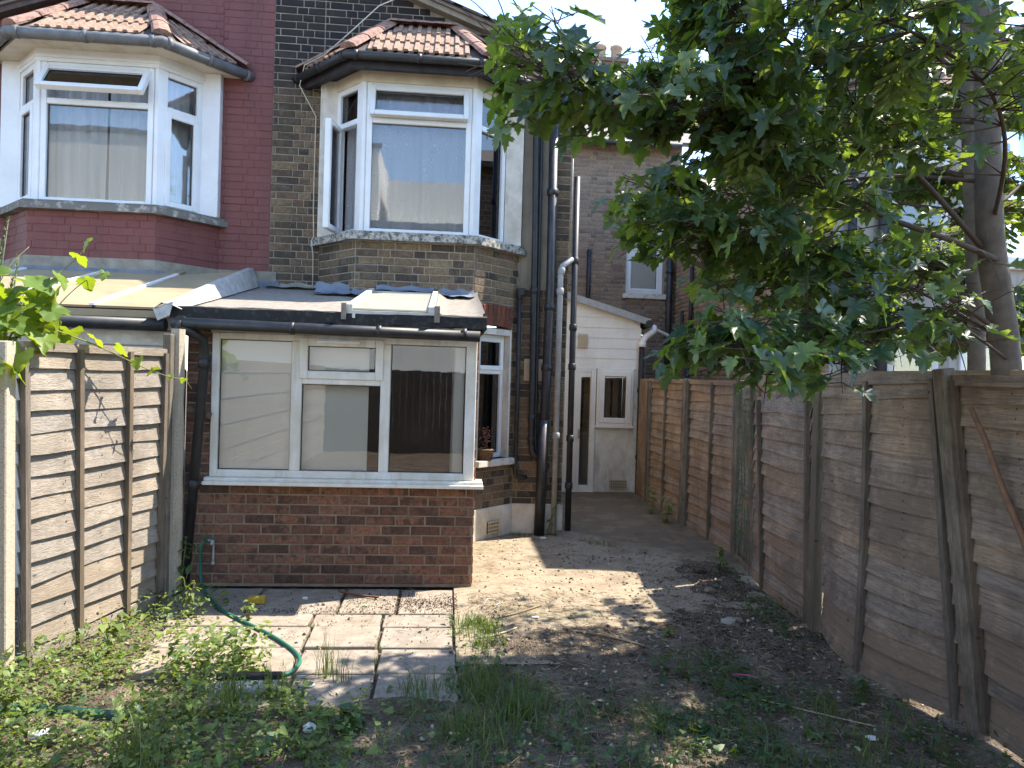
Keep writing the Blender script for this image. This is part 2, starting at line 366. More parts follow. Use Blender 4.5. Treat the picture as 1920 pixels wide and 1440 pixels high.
def clothmat(name, c0, alpha, swirl):
    m = bpy.data.materials.new(name); m.use_nodes = True; g = G(m)
    df = g.n('ShaderNodeBsdfDiffuse'); tl = g.n('ShaderNodeBsdfTranslucent')
    g.put(df.inputs[0], c0); g.put(tl.inputs[0], c0)
    a = g.n('ShaderNodeMixShader'); a.inputs[0].default_value = 0.35
    g.t.links.new(df.outputs[0], a.inputs[1]); g.t.links.new(tl.outputs[0], a.inputs[2])
    tr = g.n('ShaderNodeBsdfTransparent'); b = g.n('ShaderNodeMixShader')
    if swirl:
        d = g.vor(7.5, g.map((1, 0.6, 1)))[0]
        rg = g.math('SINE', g.math('MULTIPLY', d, 60.0))
        g.put(b.inputs[0], g.ramp(rg, [(0.45, alpha), (0.75, min(1, alpha + 0.35))]))
    else: b.inputs[0].default_value = alpha
    g.t.links.new(tr.outputs[0], b.inputs[1]); g.t.links.new(a.outputs[0], b.inputs[2]); g.surf(b.outputs[0])
    MT[name] = m
clothmat('net_curtain', (0.90, 0.91, 0.93), 0.80, True)
clothmat('plain_curtain', (0.90, 0.90, 0.88), 0.93, False)
# ------------------------------------------------------------------ geometry helpers
def T(x=0, y=0, z=0): return Matrix.Translation((x, y, z))
def RZ(a): return Matrix.Rotation(a, 4, 'Z')

class MB:
    """collects shapes (in world coordinates) that become ONE mesh object"""
    def __init__(s, M=None):
        s.v = []; s.f = []; s.sm = []; s.M = M or Matrix.Identity(4)
    def add(s, vs, fs, smooth=False):
        o = len(s.v); M = s.M
        s.v.extend([tuple(M @ Vector(p)) for p in vs])
        for f in fs: s.f.append([i + o for i in f]); s.sm.append(smooth)
        return s
    def box(s, x0, x1, y0, y1, z0, z1, c=0.0):
        if c <= 0:
            v = [(x, y, z) for z in (z0, z1) for y in (y0, y1) for x in (x0, x1)]
            return s.add(v, [(0, 2, 3, 1), (4, 5, 7, 6), (0, 1, 5, 4), (2, 6, 7, 3), (0, 4, 6, 2), (1, 3, 7, 5)])
        cx, cy, cz = (x0 + x1) / 2, (y0 + y1) / 2, (z0 + z1) / 2
        hx, hy, hz = (x1 - x0) / 2, (y1 - y0) / 2, (z1 - z0) / 2
        v, idx = [], {}
        for sx in (-1, 1):
            for sy in (-1, 1):
                for sz in (-1, 1):
                    for a in range(3):
                        p = [cx + sx * (hx - (c if a != 0 else 0)), cy + sy * (hy - (c if a != 1 else 0)), cz + sz * (hz - (c if a != 2 else 0))]
                        idx[(sx, sy, sz, a)] = len(v); v.append(tuple(p))
        f = []
        for a in range(3):
            b_, c_ = (a + 1) % 3, (a + 2) % 3
            for sg in (-1, 1):
                q = []
                for (p, r) in ((-1, -1), (1, -1), (1, 1), (-1, 1)):
                    k = [0, 0, 0]; k[a] = sg; k[b_] = p; k[c_] = r; q.append(idx[(*k, a)])
                f.append(q if sg > 0 else q[::-1])
            for p in (-1, 1):
                for r in (-1, 1):
                    k0 = [0, 0, 0]; k1 = [0, 0, 0]
                    k0[b_] = k1[b_] = p; k0[c_] = k1[c_] = r; k0[a] = -1; k1[a] = 1
                    q = [idx[(*k0, b_)], idx[(*k1, b_)], idx[(*k1, c_)], idx[(*k0, c_)]]
                    f.append(q if p * r > 0 else q[::-1])
        for sx in (-1, 1):
            for sy in (-1, 1):
                for sz in (-1, 1):
                    q = [idx[(sx, sy, sz, a)] for a in range(3)]
                    f.append(q if sx * sy * sz > 0 else q[::-1])
        return s.add(v, f)
    def tube(s, pts, r, n=10, caps=True):
        pts = [Vector(p) for p in pts]; m = len(pts)
        rr = r if isinstance(r, (list, tuple)) else [r] * m
        v, f = [], []; ref = None
        for i, p in enumerate(pts):
            d = (pts[min(i + 1, m - 1)] - pts[max(i - 1, 0)]).normalized()
            if ref is None:
                ref = Vector((0, 0, 1)) if abs(d.z) < 0.9 else Vector((1, 0, 0))
            a = d.cross(ref).normalized(); b_ = d.cross(a).normalized(); ref = a.cross(d)
            for k in range(n):
                t = 2 * math.pi * k / n
                v.append(tuple(p + (a * math.cos(t) + b_ * math.sin(t)) * rr[i]))
        for i in range(m - 1):
            for k in range(n):
                k2 = (k + 1) % n
                f.append((i * n + k, i * n + k2, (i + 1) * n + k2, (i + 1) * n + k))
        o = s.add(v, f, True)
        if caps and n > 2:
            o.f.append([len(s.v) - m * n + k for k in range(n)][::-1]); o.sm.append(False)
            o.f.append([len(s.v) - n + k for k in range(n)]); o.sm.append(False)
        return s
    def prism(s, poly, z0, z1):
        """poly: (x, y) list, extruded in z"""
        n = len(poly); v = [(x, y, z0) for x, y in poly] + [(x, y, z1) for x, y in poly]
        f = [tuple(range(n))[::-1], tuple(range(n, 2 * n))] + [(i, (i + 1) % n, n + (i + 1) % n, n + i) for i in range(n)]
        return s.add(v, f)
    def slab(s, pts, th):
        """planar 3D polygon given thickness along its normal"""
        p = [Vector(q) for q in pts]; nrm = (p[1] - p[0]).cross(p[2] - p[0]).normalized(); n = len(p)
        v = [tuple(q) for q in p] + [tuple(q - nrm * th) for q in p]
        f = [tuple(range(n)), tuple(range(n, 2 * n))[::-1]] + [(i, n + i, n + (i + 1) % n, (i + 1) % n) for i in range(n)]
        return s.add(v, f)
    def build(s, name, m, parent=None, smooth=None, **tags):
        me = bpy.data.meshes.new(name); me.from_pydata(s.v, [], s.f)
        me.polygons.foreach_set('use_smooth', s.sm if smooth is None else [smooth] * len(s.f))
        me.materials.append(MT[m]); me.update()
        bm_ = bmesh.new(); bm_.from_mesh(me); bmesh.ops.recalc_face_normals(bm_, faces=bm_.faces); bm_.to_mesh(me); bm_.free()
        o = bpy.data.objects.new(name, me); col.objects.link(o); adopt(o, parent)
        for k, v in tags.items(): o[k] = v
        return o

def adopt(o, parent):
    if parent is not None:
        o.parent = parent
        # meshes are in world coordinates: undo the parent's own transform
        o.matrix_parent_inverse = world_of(parent).inverted()
def world_of(o):
    M = Matrix.LocRotScale(o.location, o.rotation_euler, o.scale)
    if o.parent is not None: M = world_of(o.parent) @ o.matrix_parent_inverse @ M
    return M

def tag(o, label=None, cat=None, group=None, kind=None):
    if label: o['label'] = label
    if cat: o['category'] = cat
    if group: o['group'] = group
    if kind: o['kind'] = kind
    return o
def thing(name, label, cat, loc=(0, 0, 0), group=None):
    o = bpy.data.objects.new(name, None); col.objects.link(o); o.location = loc
    o.empty_display_size = 0.1
    return tag(o, label, cat, group)
def copyobj(name, me, loc, rot, sc, parent):
    o = bpy.data.objects.new(name, me); col.objects.link(o)
    o.location = loc; o.rotation_euler = rot; o.scale = sc
    adopt(o, parent); return o

def npmesh(name, verts, tris, m, parent=None, smooth=False, nside=3):
    me = bpy.data.meshes.new(name); nv, nf = len(verts), len(tris)
    me.vertices.add(nv); me.vertices.foreach_set('co', np.ascontiguousarray(verts, np.float32).ravel())
    me.loops.add(nf * nside); me.loops.foreach_set('vertex_index', np.ascontiguousarray(tris, np.int32).ravel())
    me.polygons.add(nf); me.polygons.foreach_set('loop_start', np.arange(0, nf * nside, nside, dtype=np.int32))
    try: me.polygons.foreach_set('loop_total', np.full(nf, nside, np.int32))
    except Exception: pass
    if smooth: me.polygons.foreach_set('use_smooth', np.ones(nf, bool))
    me.materials.append(MT[m]); me.update(calc_edges=True); me.validate()
    o = bpy.data.objects.new(name, me); col.objects.link(o); adopt(o, parent); return o

def scatter(name, variants, mats, m, parent=None, smooth=False):
    """one mesh that holds many transformed copies of small shapes: mats = list of (variant, 4x4)"""
    V, F, o = [], [], 0
    for k, M in mats:
        v, f = variants[k]; M = np.asarray(M)
        V.append(v @ M[:3, :3].T + M[:3, 3]); F.append(f + o); o += len(v)
    if not V: return None
    return npmesh(name, np.concatenate(V), np.concatenate(F), m, parent, smooth)

CAMI = mw.inverted()
def px_area(p, a, nrm):
    """rough size in the picture of a patch of area a with normal nrm at p; 0 when out of frame"""
    q = CAMI @ Vector(p)
    if q.z > -0.1: return 0
    x, y = q.x / -q.z, q.y / -q.z
    if abs(x) > 0.72 or abs(y) > 0.54: return 0
    d = (Vector((0, 0, EYE)) - Vector(p)); L = d.length
    return a * max(0.0, d.dot(nrm) / L) / (L * L)

# value noise on the ground plane
_h = rng.random((64, 64))
def vnoise(x, y):
    x = np.asarray(x, float); y = np.asarray(y, float)
    xi = np.floor(x).astype(int); yi = np.floor(y).astype(int); xf = x - xi; yf = y - yi
    xf = xf * xf * (3 - 2 * xf); yf = yf * yf * (3 - 2 * yf)
    a = _h[xi % 64, yi % 64]; b_ = _h[(xi + 1) % 64, yi % 64]; c = _h[xi % 64, (yi + 1) % 64]; d = _h[(xi + 1) % 64, (yi + 1) % 64]
    return (a * (1 - xf) + b_ * xf) * (1 - yf) + (c * (1 - xf) + d * xf) * yf
def fbm(x, y, o=4):
    s = 0; a = 0.5
    for i in range(o): s = s + a * vnoise(np.asarray(x) * 2 ** i + 7.3 * i, np.asarray(y) * 2 ** i + 3.1 * i); a *= 0.5
    return s
def sstep(a, b, x):
    t = np.clip((np.asarray(x, float) - a) / (b - a), 0, 1); return t * t * (3 - 2 * t)

# ------------------------------------------------------------------ brickwork
def unit_brick(seed, j=0.03):
    r = random.Random(seed); v = []
    c = 0.07
    for (y, k) in ((0.5, 0), (-0.36, 0), (-0.5, 1)):
        for (sx, sz) in ((-1, -1), (1, -1), (1, 1), (-1, 1)):
            x = sx * (0.5 - (c * 0.32 if k else 0)); z = sz * (0.5 - (c if k else 0))
            v.append((x + r.uniform(-j, j) * 0.35 * (y < 0), y, z + r.uniform(-j, j) * (y < 0)))
    f = []
    for a in (0, 4):
        for i in range(4):
            f.append((a + i, a + (i + 1) % 4, a + 4 + (i + 1) % 4, a + 4 + i))
    f.append((8, 9, 10, 11))
    return v, f
BRK = []
for _i in range(6):
    v, f = unit_brick(_i)
    BRK.append((v, f))
_bme = {}
def brick_mesh(k, m):
    if (k, m) not in _bme:
        v, f = BRK[k]; me = bpy.data.meshes.new('brick'); me.from_pydata(v, [], f); me.materials.append(MT[m]); me.update()
        _bme[(k, m)] = me
    return _bme[(k, m)]
BRK_TRI = []
for v, f in BRK:
    t = []
    for q in f: t += [(q[0], q[1], q[2]), (q[0], q[2], q[3])]
    BRK_TRI.append((np.array(v), np.array(t)))

def cut(rects, hole):
    out = []; a0, a1, c0, c1 = hole
    for (u0, u1, z0, z1) in rects:
        if u1 <= a0 or u0 >= a1 or z1 <= c0 or z0 >= c1: out.append((u0, u1, z0, z1)); continue
        if z0 >= c0 - 0.03 and z1 <= c1 + 0.03 or True:
            if u0 < a0: out.append((u0, a0, z0, z1))
            if u1 > a1: out.append((a1, u1, z0, z1))
            m0, m1 = max(u0, a0), min(u1, a1)
            if z0 < c0: out.append((m0, m1, z0, c0))
            if z1 > c1: out.append((m0, m1, c1, z1))
    return [r_ for r_ in out if r_[1] - r_[0] > 0.025 and r_[3] - r_[2] > 0.02]

class Bricks:
    """bricks of one wall; the largest in view become single parts, the rest one mesh"""
    def __init__(s, parent, m, proud=0.007, gap=0.011, course=0.075, gu=None):
        s.p = parent; s.gu = gap if gu is None else gu; s.m = m; s.items = []; s.proud = proud; s.gap = gap; s.c = course
    def lay(s, P, ang, L, z0, z1, bond='flemish', holes=(), keep=None, u_off=0.0):
        st, hd = 0.225, 0.1125; rd = random.Random(int(L * 1000) + int(z0 * 77))
        nrm = Vector((math.sin(ang), -math.cos(ang), 0)); k = 0
        z = z0
        while z < z1 - 0.02:
            zt = min(z + s.c, z1); u = -rd.uniform(0, 0.02) - u_off
            if bond == 'flemish':
                seq = [st, hd] ; i = k % 2; u -= (0.056 if k % 2 else 0)
            else:
                seq = [st, st]; i = 0; u -= (hd if k % 2 else 0)
            row = []
            while u < L:
                w_ = seq[i % 2] * (1 + rd.uniform(-0.03, 0.03)); i += 1
                if u + w_ > 0.0: row.append((max(u, 0), min(u + w_, L), z, zt))
                u += w_
            for h in holes: row = cut(row, h)
            for (a, b_, c, d) in row:
                if b_ - a < 0.03: continue
                if keep and not keep((a + b_) / 2, (c + d) / 2): continue
                uc, zc = (a + b_) / 2, (c + d) / 2
                pos = Vector((P[0] + math.cos(ang) * uc, P[1] + math.sin(ang) * uc, zc))
                pr = s.proud + rd.uniform(-0.0025, 0.0025)
                pos += nrm * (pr - 0.0125)
                s.items.append((pos, ang + rd.uniform(-0.008, 0.008), (b_ - a - s.gu, 0.025, d - c - s.gap), rd.randrange(6), nrm, rd.uniform(-0.006, 0.006)))
            z = zt; k += 1
    def single(s, pos, rot, sc, k=0):
        s.items.append((Vector(pos), rot, sc, k, Vector((0, -1, 0)), 0))
    def done(s, n=300, name='brick'):
        it = sorted(s.items, key=lambda q: -px_area(q[0], q[2][0] * q[2][2], q[4]))
        for (pos, ang, sc, k, nr, tl) in it[:n]:
            copyobj(name, brick_mesh(k, s.m), pos, (0, tl, ang), sc, s.p)
        if len(it) > n:
            ms = []
            for (pos, ang, sc, k, nr, tl) in it[n:]:
                ms.append((k, Matrix.LocRotScale(pos, Matrix.Rotation(ang, 3, 'Z').to_quaternion() @ Matrix.Rotation(tl, 3, 'Y').to_quaternion(), Vector(sc))))
            o = scatter('brickwork', BRK_TRI, ms, s.m, s.p); o['kind'] = 'stuff'

# ------------------------------------------------------------------ windows
def frame_matrix(P, ang): return T(*P) @ RZ(ang)
class Window:
    """uPVC window in a wall face: local x along the face, -y outwards, z up"""
    def __init__(s, parent, P, ang, m='white_upvc', glass='glass', label=None, name='window'):
        s.M = frame_matrix(P, ang); s.par = parent; s.mb = MB(s.M); s.m = m; s.g = glass; s.subs = []; s.label = label; s.name = name
    def bar(s, x0, x1, z0, z1, y0=-0.03, y1=0.035, c=0.006): s.mb.box(x0, x1, y0, y1, z0, z1, c)
    def border(s, x0, x1, z0, z1, t=0.05, **k):
        s.bar(x0, x0 + t, z0, z1, **k); s.bar(x1 - t, x1, z0, z1, **k)
        s.bar(x0 + t, x1 - t, z0, z0 + t, **k); s.bar(x0 + t, x1 - t, z1 - t, z1, **k)
    def pane(s, x0, x1, z0, z1, y=0.004, g=None):
        s.subs.append(('pane', MB(s.M).box(x0, x1, y, y + 0.006, z0, z1), g or s.g))
        k = MB(s.M); t = 0.006                       # dark gasket round the glass
        for a in ((x0, x0 + t, z0, z1), (x1 - t, x1, z0, z1), (x0 + t, x1 - t, z0, z0 + t), (x0 + t, x1 - t, z1 - t, z1)):
            k.box(a[0], a[1], y - 0.004, y - 0.001, a[2], a[3])
        s.subs.append(('gasket', k, 'rubber_and_hole_dark'))
    def sash(s, x0, x1, z0, z1, t=0.045, hinge=None, a=0.0, y=-0.045, g=None, m=None):
        M = s.M.copy()
        if hinge == 'top': M = M @ T(0, y, z1) @ Matrix.Rotation(-a, 4, 'X') @ T(0, -y, -z1)
        if hinge == 'left': M = M @ T(x0, y, 0) @ RZ(-a) @ T(-x0, -y, 0)
        mb = MB(M); e = y + 0.06
        for b_ in ((x0, x0 + t, z0, z1), (x1 - t, x1, z0, z1), (x0 + t, x1 - t, z0, z0 + t), (x0 + t, x1 - t, z1 - t, z1)):
            mb.box(b_[0], b_[1], y, e, b_[2], b_[3], 0.006)
        s.subs.append(('sash', mb, m or s.m))
        s.subs.append(('pane', MB(M).box(x0 + t - .002, x1 - t + .002, y + 0.03, y + 0.036, z0 + t - .002, z1 - t + .002), g or s.g))
        k = MB(M); q = 0.006; X0, X1, Z0, Z1 = x0 + t, x1 - t, z0 + t, z1 - t
        for b_ in ((X0, X0 + q, Z0, Z1), (X1 - q, X1, Z0, Z1), (X0 + q, X1 - q, Z0, Z0 + q), (X0 + q, X1 - q, Z1 - q, Z1)):
            k.box(b_[0], b_[1], y + 0.024, y + 0.028, b_[2], b_[3])
        s.subs.append(('gasket', k, 'rubber_and_hole_dark'))
        return M
    def done(s):
        o = s.mb.build(s.name, s.m, s.par)
        if s.label: o['label'] = s.label
        for nm, mb, m in s.subs: mb.build(nm, m, o)
        return o

def pipe(parent, name, pts, r, m, n=12, collars=(), **k):
    mb = MB(); mb.tube(pts, r, n)
    for (i, t) in collars:
        a, b_ = Vector(pts[i]), Vector(pts[i + 1]); d = (b_ - a); L = d.length; d.normalize(); c = a + d * L * t
        mb.tube([c - d * 0.035, c - d * 0.03, c + d * 0.03, c + d * 0.035], [r * 1.05, r * 1.25, r * 1.25, r * 1.05], n)
    return mb.build(name, m, parent, **k)

# ------------------------------------------------------------------ leaves
def leaf_shape(kind, seed=0):
    r = random.Random(seed)
    if kind == 'maple':
        half = [(0.0, -0.02), (0.14, -0.10), (0.26, -0.07), (0.40, -0.04), (0.30, 0.08), (0.33, 0.17), (0.46, 0.20), (0.60, 0.34), (0.48, 0.36), (0.50, 0.46), (0.36, 0.45), (0.20, 0.42),
                (0.22, 0.56), (0.25, 0.66), (0.14, 0.72), (0.12, 0.84), (0.0, 1.0)]
    elif kind == 'vine':
        half = [(0.0, 0.04), (0.12, -0.10), (0.30, -0.12), (0.38, 0.0), (0.50, 0.12), (0.46, 0.24), (0.56, 0.40), (0.44, 0.44), (0.34, 0.52), (0.30, 0.66), (0.20, 0.76), (0.12, 0.88), (0.0, 0.98)]
    elif kind == 'heart':
        half = [(0.0, 0.06), (0.10, -0.08), (0.28, -0.04), (0.36, 0.14), (0.30, 0.40), (0.16, 0.70), (0.0, 1.0)]
    else:   # oval
        half = [(0.0, 0.0), (0.16, 0.10), (0.26, 0.32), (0.25, 0.58), (0.14, 0.84), (0.0, 1.0)]
    pts = [(x * (1 + r.uniform(-.08, .08)), y + r.uniform(-.02, .02)) for x, y in half]
    ptl = [(-x * (1 + r.uniform(-.08, .08)), y + r.uniform(-.02, .02)) for x, y in half[1:-1]][::-1]
    ring = pts + ptl
    cup, droop, wv = r.uniform(-0.05, 0.45), r.uniform(0.0, 0.75), r.uniform(0, 6)
    def zz(x, y): return cup * abs(x) * 0.9 - droop * y * y * 0.6 + 0.055 * math.sin(wv + 9 * x + 7 * y)
    v = [(0, 0.32, zz(0, 0.32))] + [(x, y, zz(x, y)) for x, y in ring]
    n = len(ring); f = [(0, 1 + i, 1 + (i + 1) % n) for i in range(n)]
    return np.array(v, float), np.array(f)
def leaf_me(kind, seed, m):
    v, f = leaf_shape(kind, seed); me = bpy.data.meshes.new('leaf'); me.from_pydata(v.tolist(), [], f.tolist())
    me.polygons.foreach_set('use_smooth', [True] * len(f)); me.materials.append(MT[m]); me.update(); return me
def leaf_mat(pos, yaw, pitch, roll_, s):
    return T(*pos) @ Matrix.Rotation(yaw, 4, 'Z') @ Matrix.Rotation(pitch, 4, 'X') @ Matrix.Rotation(roll_, 4, 'Y') @ Matrix.Scale(s, 4)
# ------------------------------------------------------------------ the ground
def in_patio(x, y, e=0.05):
    n = (fbm(x * 4, y * 4) - 0.47) * 0.25
    return sstep(-1.95 - n, -1.95 - n + e + .05, x) * (1 - sstep(0.10 + n * .4, 0.10 + n * .4 + e, x)) * sstep(3.72 + n, 3.72 + n + e, y)
def in_path(x, y):
    n = (fbm(x * 2.2 + 5, y * 2.2) - 0.47) * 1.3
    a = sstep(4.65 + n, 5.2 + n, y - 0.25 * np.maximum(0, x - 1.0) * 1.5) * sstep(0.0, 0.15, x)
    r_ = 1 - sstep(2.05 + n * .5, 2.35 + n * .5, x + 0.20 * np.maximum(0, 7.2 - y))
    return a * np.where(np.asarray(y) > 8.3, 1 - sstep(2.45, 2.6, x), r_)
def ground_h(x, y):
    x = np.asarray(x, float); y = np.asarray(y, float)
    h = 0.008 + (fbm(x * 1.3, y * 1.3) - 0.47) * 0.07 + (fbm(x * 7, y * 7, 3) - 0.45) * 0.03
    p = in_patio(x, y); c = in_path(x, y)
    h = h * (1 - p) + (-0.022 + (fbm(x * 9, y * 9, 3) - .45) * 0.03) * p
    h = h * (1 - c) + (-0.03 + (fbm(x * 5, y * 5, 4) - 0.45) * 0.055) * c
    h = h + 0.004 * np.exp(-(((x + .02) / .26) ** 2 + ((y - 5.36) / .20) ** 2))
    far = sstep(11, 14, np.abs(y)) + sstep(5, 8, np.abs(x))
    return h * np.clip(1 - far, 0, 1) - 0.03 * np.clip(far, 0, 1)
xs = np.concatenate([[-400, -100, -30, -12, -7, -5], np.arange(-3.0, 3.3, 0.045), [4, 5, 7, 12, 30, 100, 400]])
ys = np.concatenate([[-400, -100, -30, -12, -5, -1, 0.5, 1.2], np.arange(1.7, 8.2, 0.045), np.arange(8.3, 11, 0.15), [12, 14, 20, 50, 150, 400]])
gx, gy = np.meshgrid(xs, ys)
gz = ground_h(gx, gy)
nx, ny = len(xs), len(ys)
idx = np.arange(nx * ny).reshape(ny, nx)
q = np.stack([idx[:-1, :-1], idx[:-1, 1:], idx[1:, 1:], idx[1:, :-1]], -1).reshape(-1, 4)
go = npmesh('ground', np.stack([gx.ravel(), gy.ravel(), gz.ravel()], 1), q, 'soil', None, True, 4)
go['kind'] = 'structure'

# worn concrete of the yard and side passage
xs = np.arange(0.10, 2.72, 0.05); ys = np.concatenate([np.arange(4.2, 8.2, 0.05), np.arange(8.3, 10.8, 0.12)])
cx_, cy_ = np.meshgrid(xs, ys)
crack = np.abs((cy_ - 7.55) + (cx_ - 1.35) * 1.02 + (fbm(cx_ * 3, cy_ * 3) - .47) * .25)
cz_ = 0.004 + (fbm(cx_ * 3, cy_ * 3) - .47) * 0.012 - 0.03 * (1 - sstep(0.0, 0.05, crack)) + 0.035 * sstep(-0.02, 0.04, (cy_ - 7.55) + (cx_ - 1.35) * 1.02)
nx, ny = len(xs), len(ys); idx = np.arange(nx * ny).reshape(ny, nx)
q = np.stack([idx[:-1, :-1], idx[:-1, 1:], idx[1:, 1:], idx[1:, :-1]], -1).reshape(-1, 4)
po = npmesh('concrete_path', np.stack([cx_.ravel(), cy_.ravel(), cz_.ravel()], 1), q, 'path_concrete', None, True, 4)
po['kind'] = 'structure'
# rough haunch of cement along the foot of the passage fence
mb = MB(); rd = random.Random(4); prev = None
yy = 10.4
seg = []
while yy > 6.5:
    wv = 0.13 + rd.uniform(-.03, .03); hh = 0.05 + rd.uniform(-.015, .015); xc = 2.50 - 0.02 * (10.4 - yy) + rd.uniform(-.02, .02)
    seg.append([(xc - wv, yy, 0.0), (xc - wv * .5, yy, hh * .9), (xc + wv * .3, yy, hh), (xc + wv + .05, yy, 0.03)]); yy -= 0.12
v = [p for s_ in seg for p in s_]
f = [(i * 4 + k, i * 4 + k + 1, (i + 1) * 4 + k + 1, (i + 1) * 4 + k) for i in range(len(seg) - 1) for k in range(3)]
mb.add(v, f, True)
mb.build('kerb', 'path_concrete', None, kind='structure')

# paving slabs
pat = MB().box(-1.93, 0.1, 3.75, 5.75, -0.12, -0.045).build('patio', 'soil', None, kind='structure')
rows = [(3.67, 4.06, [-1.20, -0.765, -0.33, 0.115]), (4.075, 4.435, [-1.66, -0.79, -0.345, 0.105]), (4.45, 4.81, [-1.70, -0.80, -0.365, 0.09]),
        (4.825, 5.07, [-1.74, -0.83, -0.38, 0.075]), (5.085, 5.66, [-1.90, -1.30, -0.70, -0.30, 0.10])]
rd = random.Random(11)
for (y0, y1, xe) in rows:
    for a, b_ in zip(xe[:-1], xe[1:]):
        g_ = 0.008 + rd.uniform(0, 0.008)
        M = T((a + b_) / 2, (y0 + y1) / 2, 0.006 + rd.uniform(-.005, .006)) @ RZ(rd.uniform(-.012, .012)) @ Matrix.Rotation(rd.uniform(-.008, .008), 4, 'X') @ Matrix.Rotation(rd.uniform(-.006, .006), 4, 'Y')
        hx, hy = (b_ - a) / 2 - g_, (y1 - y0) / 2 - g_ * .5
        MB(M).box(-hx, hx, -hy, hy, -0.045, 0.006, 0.005).build('paving_slab', 'paving', pat)
# ------------------------------------------------------------------ the pair of terraced wings with bay windows
PX = -1.835          # party line
YW, YB = 7.78, 7.28   # main wall, bay front
def gable(x): return 5.97 - 0.36 * abs(x - PX)
def xz_wall(mb, pts, y0, th):
    n = len(pts); v = [(x, y0, z) for x, z in pts] + [(x, y0 + th, z) for x, z in pts]
    mb.add(v, [tuple(range(n)), tuple(range(n, 2 * n))[::-1]] + [(i, n + i, n + (i + 1) % n, (i + 1) % n) for i in range(n)])

def tile_me(m):
    """interlocking tile: x across, y up the slope, z proud"""
    prof = [(-.095, .012), (-.05, .012), (-.044, .030), (-.008, .030), (-.002, .012), (.045, .012), (.051, .030), (.088, .030), (.094, .012)]
    v, f = [], []
    for y in (0.0, 0.34):
        for x, z in prof: v.append((x, y, z + (0.018 if y == 0 else 0.0)))
    n = len(prof)
    for i in range(n - 1): f.append((i, i + 1, n + i + 1, n + i))
    for x, z in prof: v.append((x, 0.0, z - 0.004))
    for i in range(n - 1): f.append((i + 1, i, 2 * n + i, 2 * n + i + 1))
    me = bpy.data.meshes.new('roof_tile'); me.from_pydata(v, [], f); me.materials.append(MT[m]); me.update(); return me
TILE = tile_me('roof_tile')

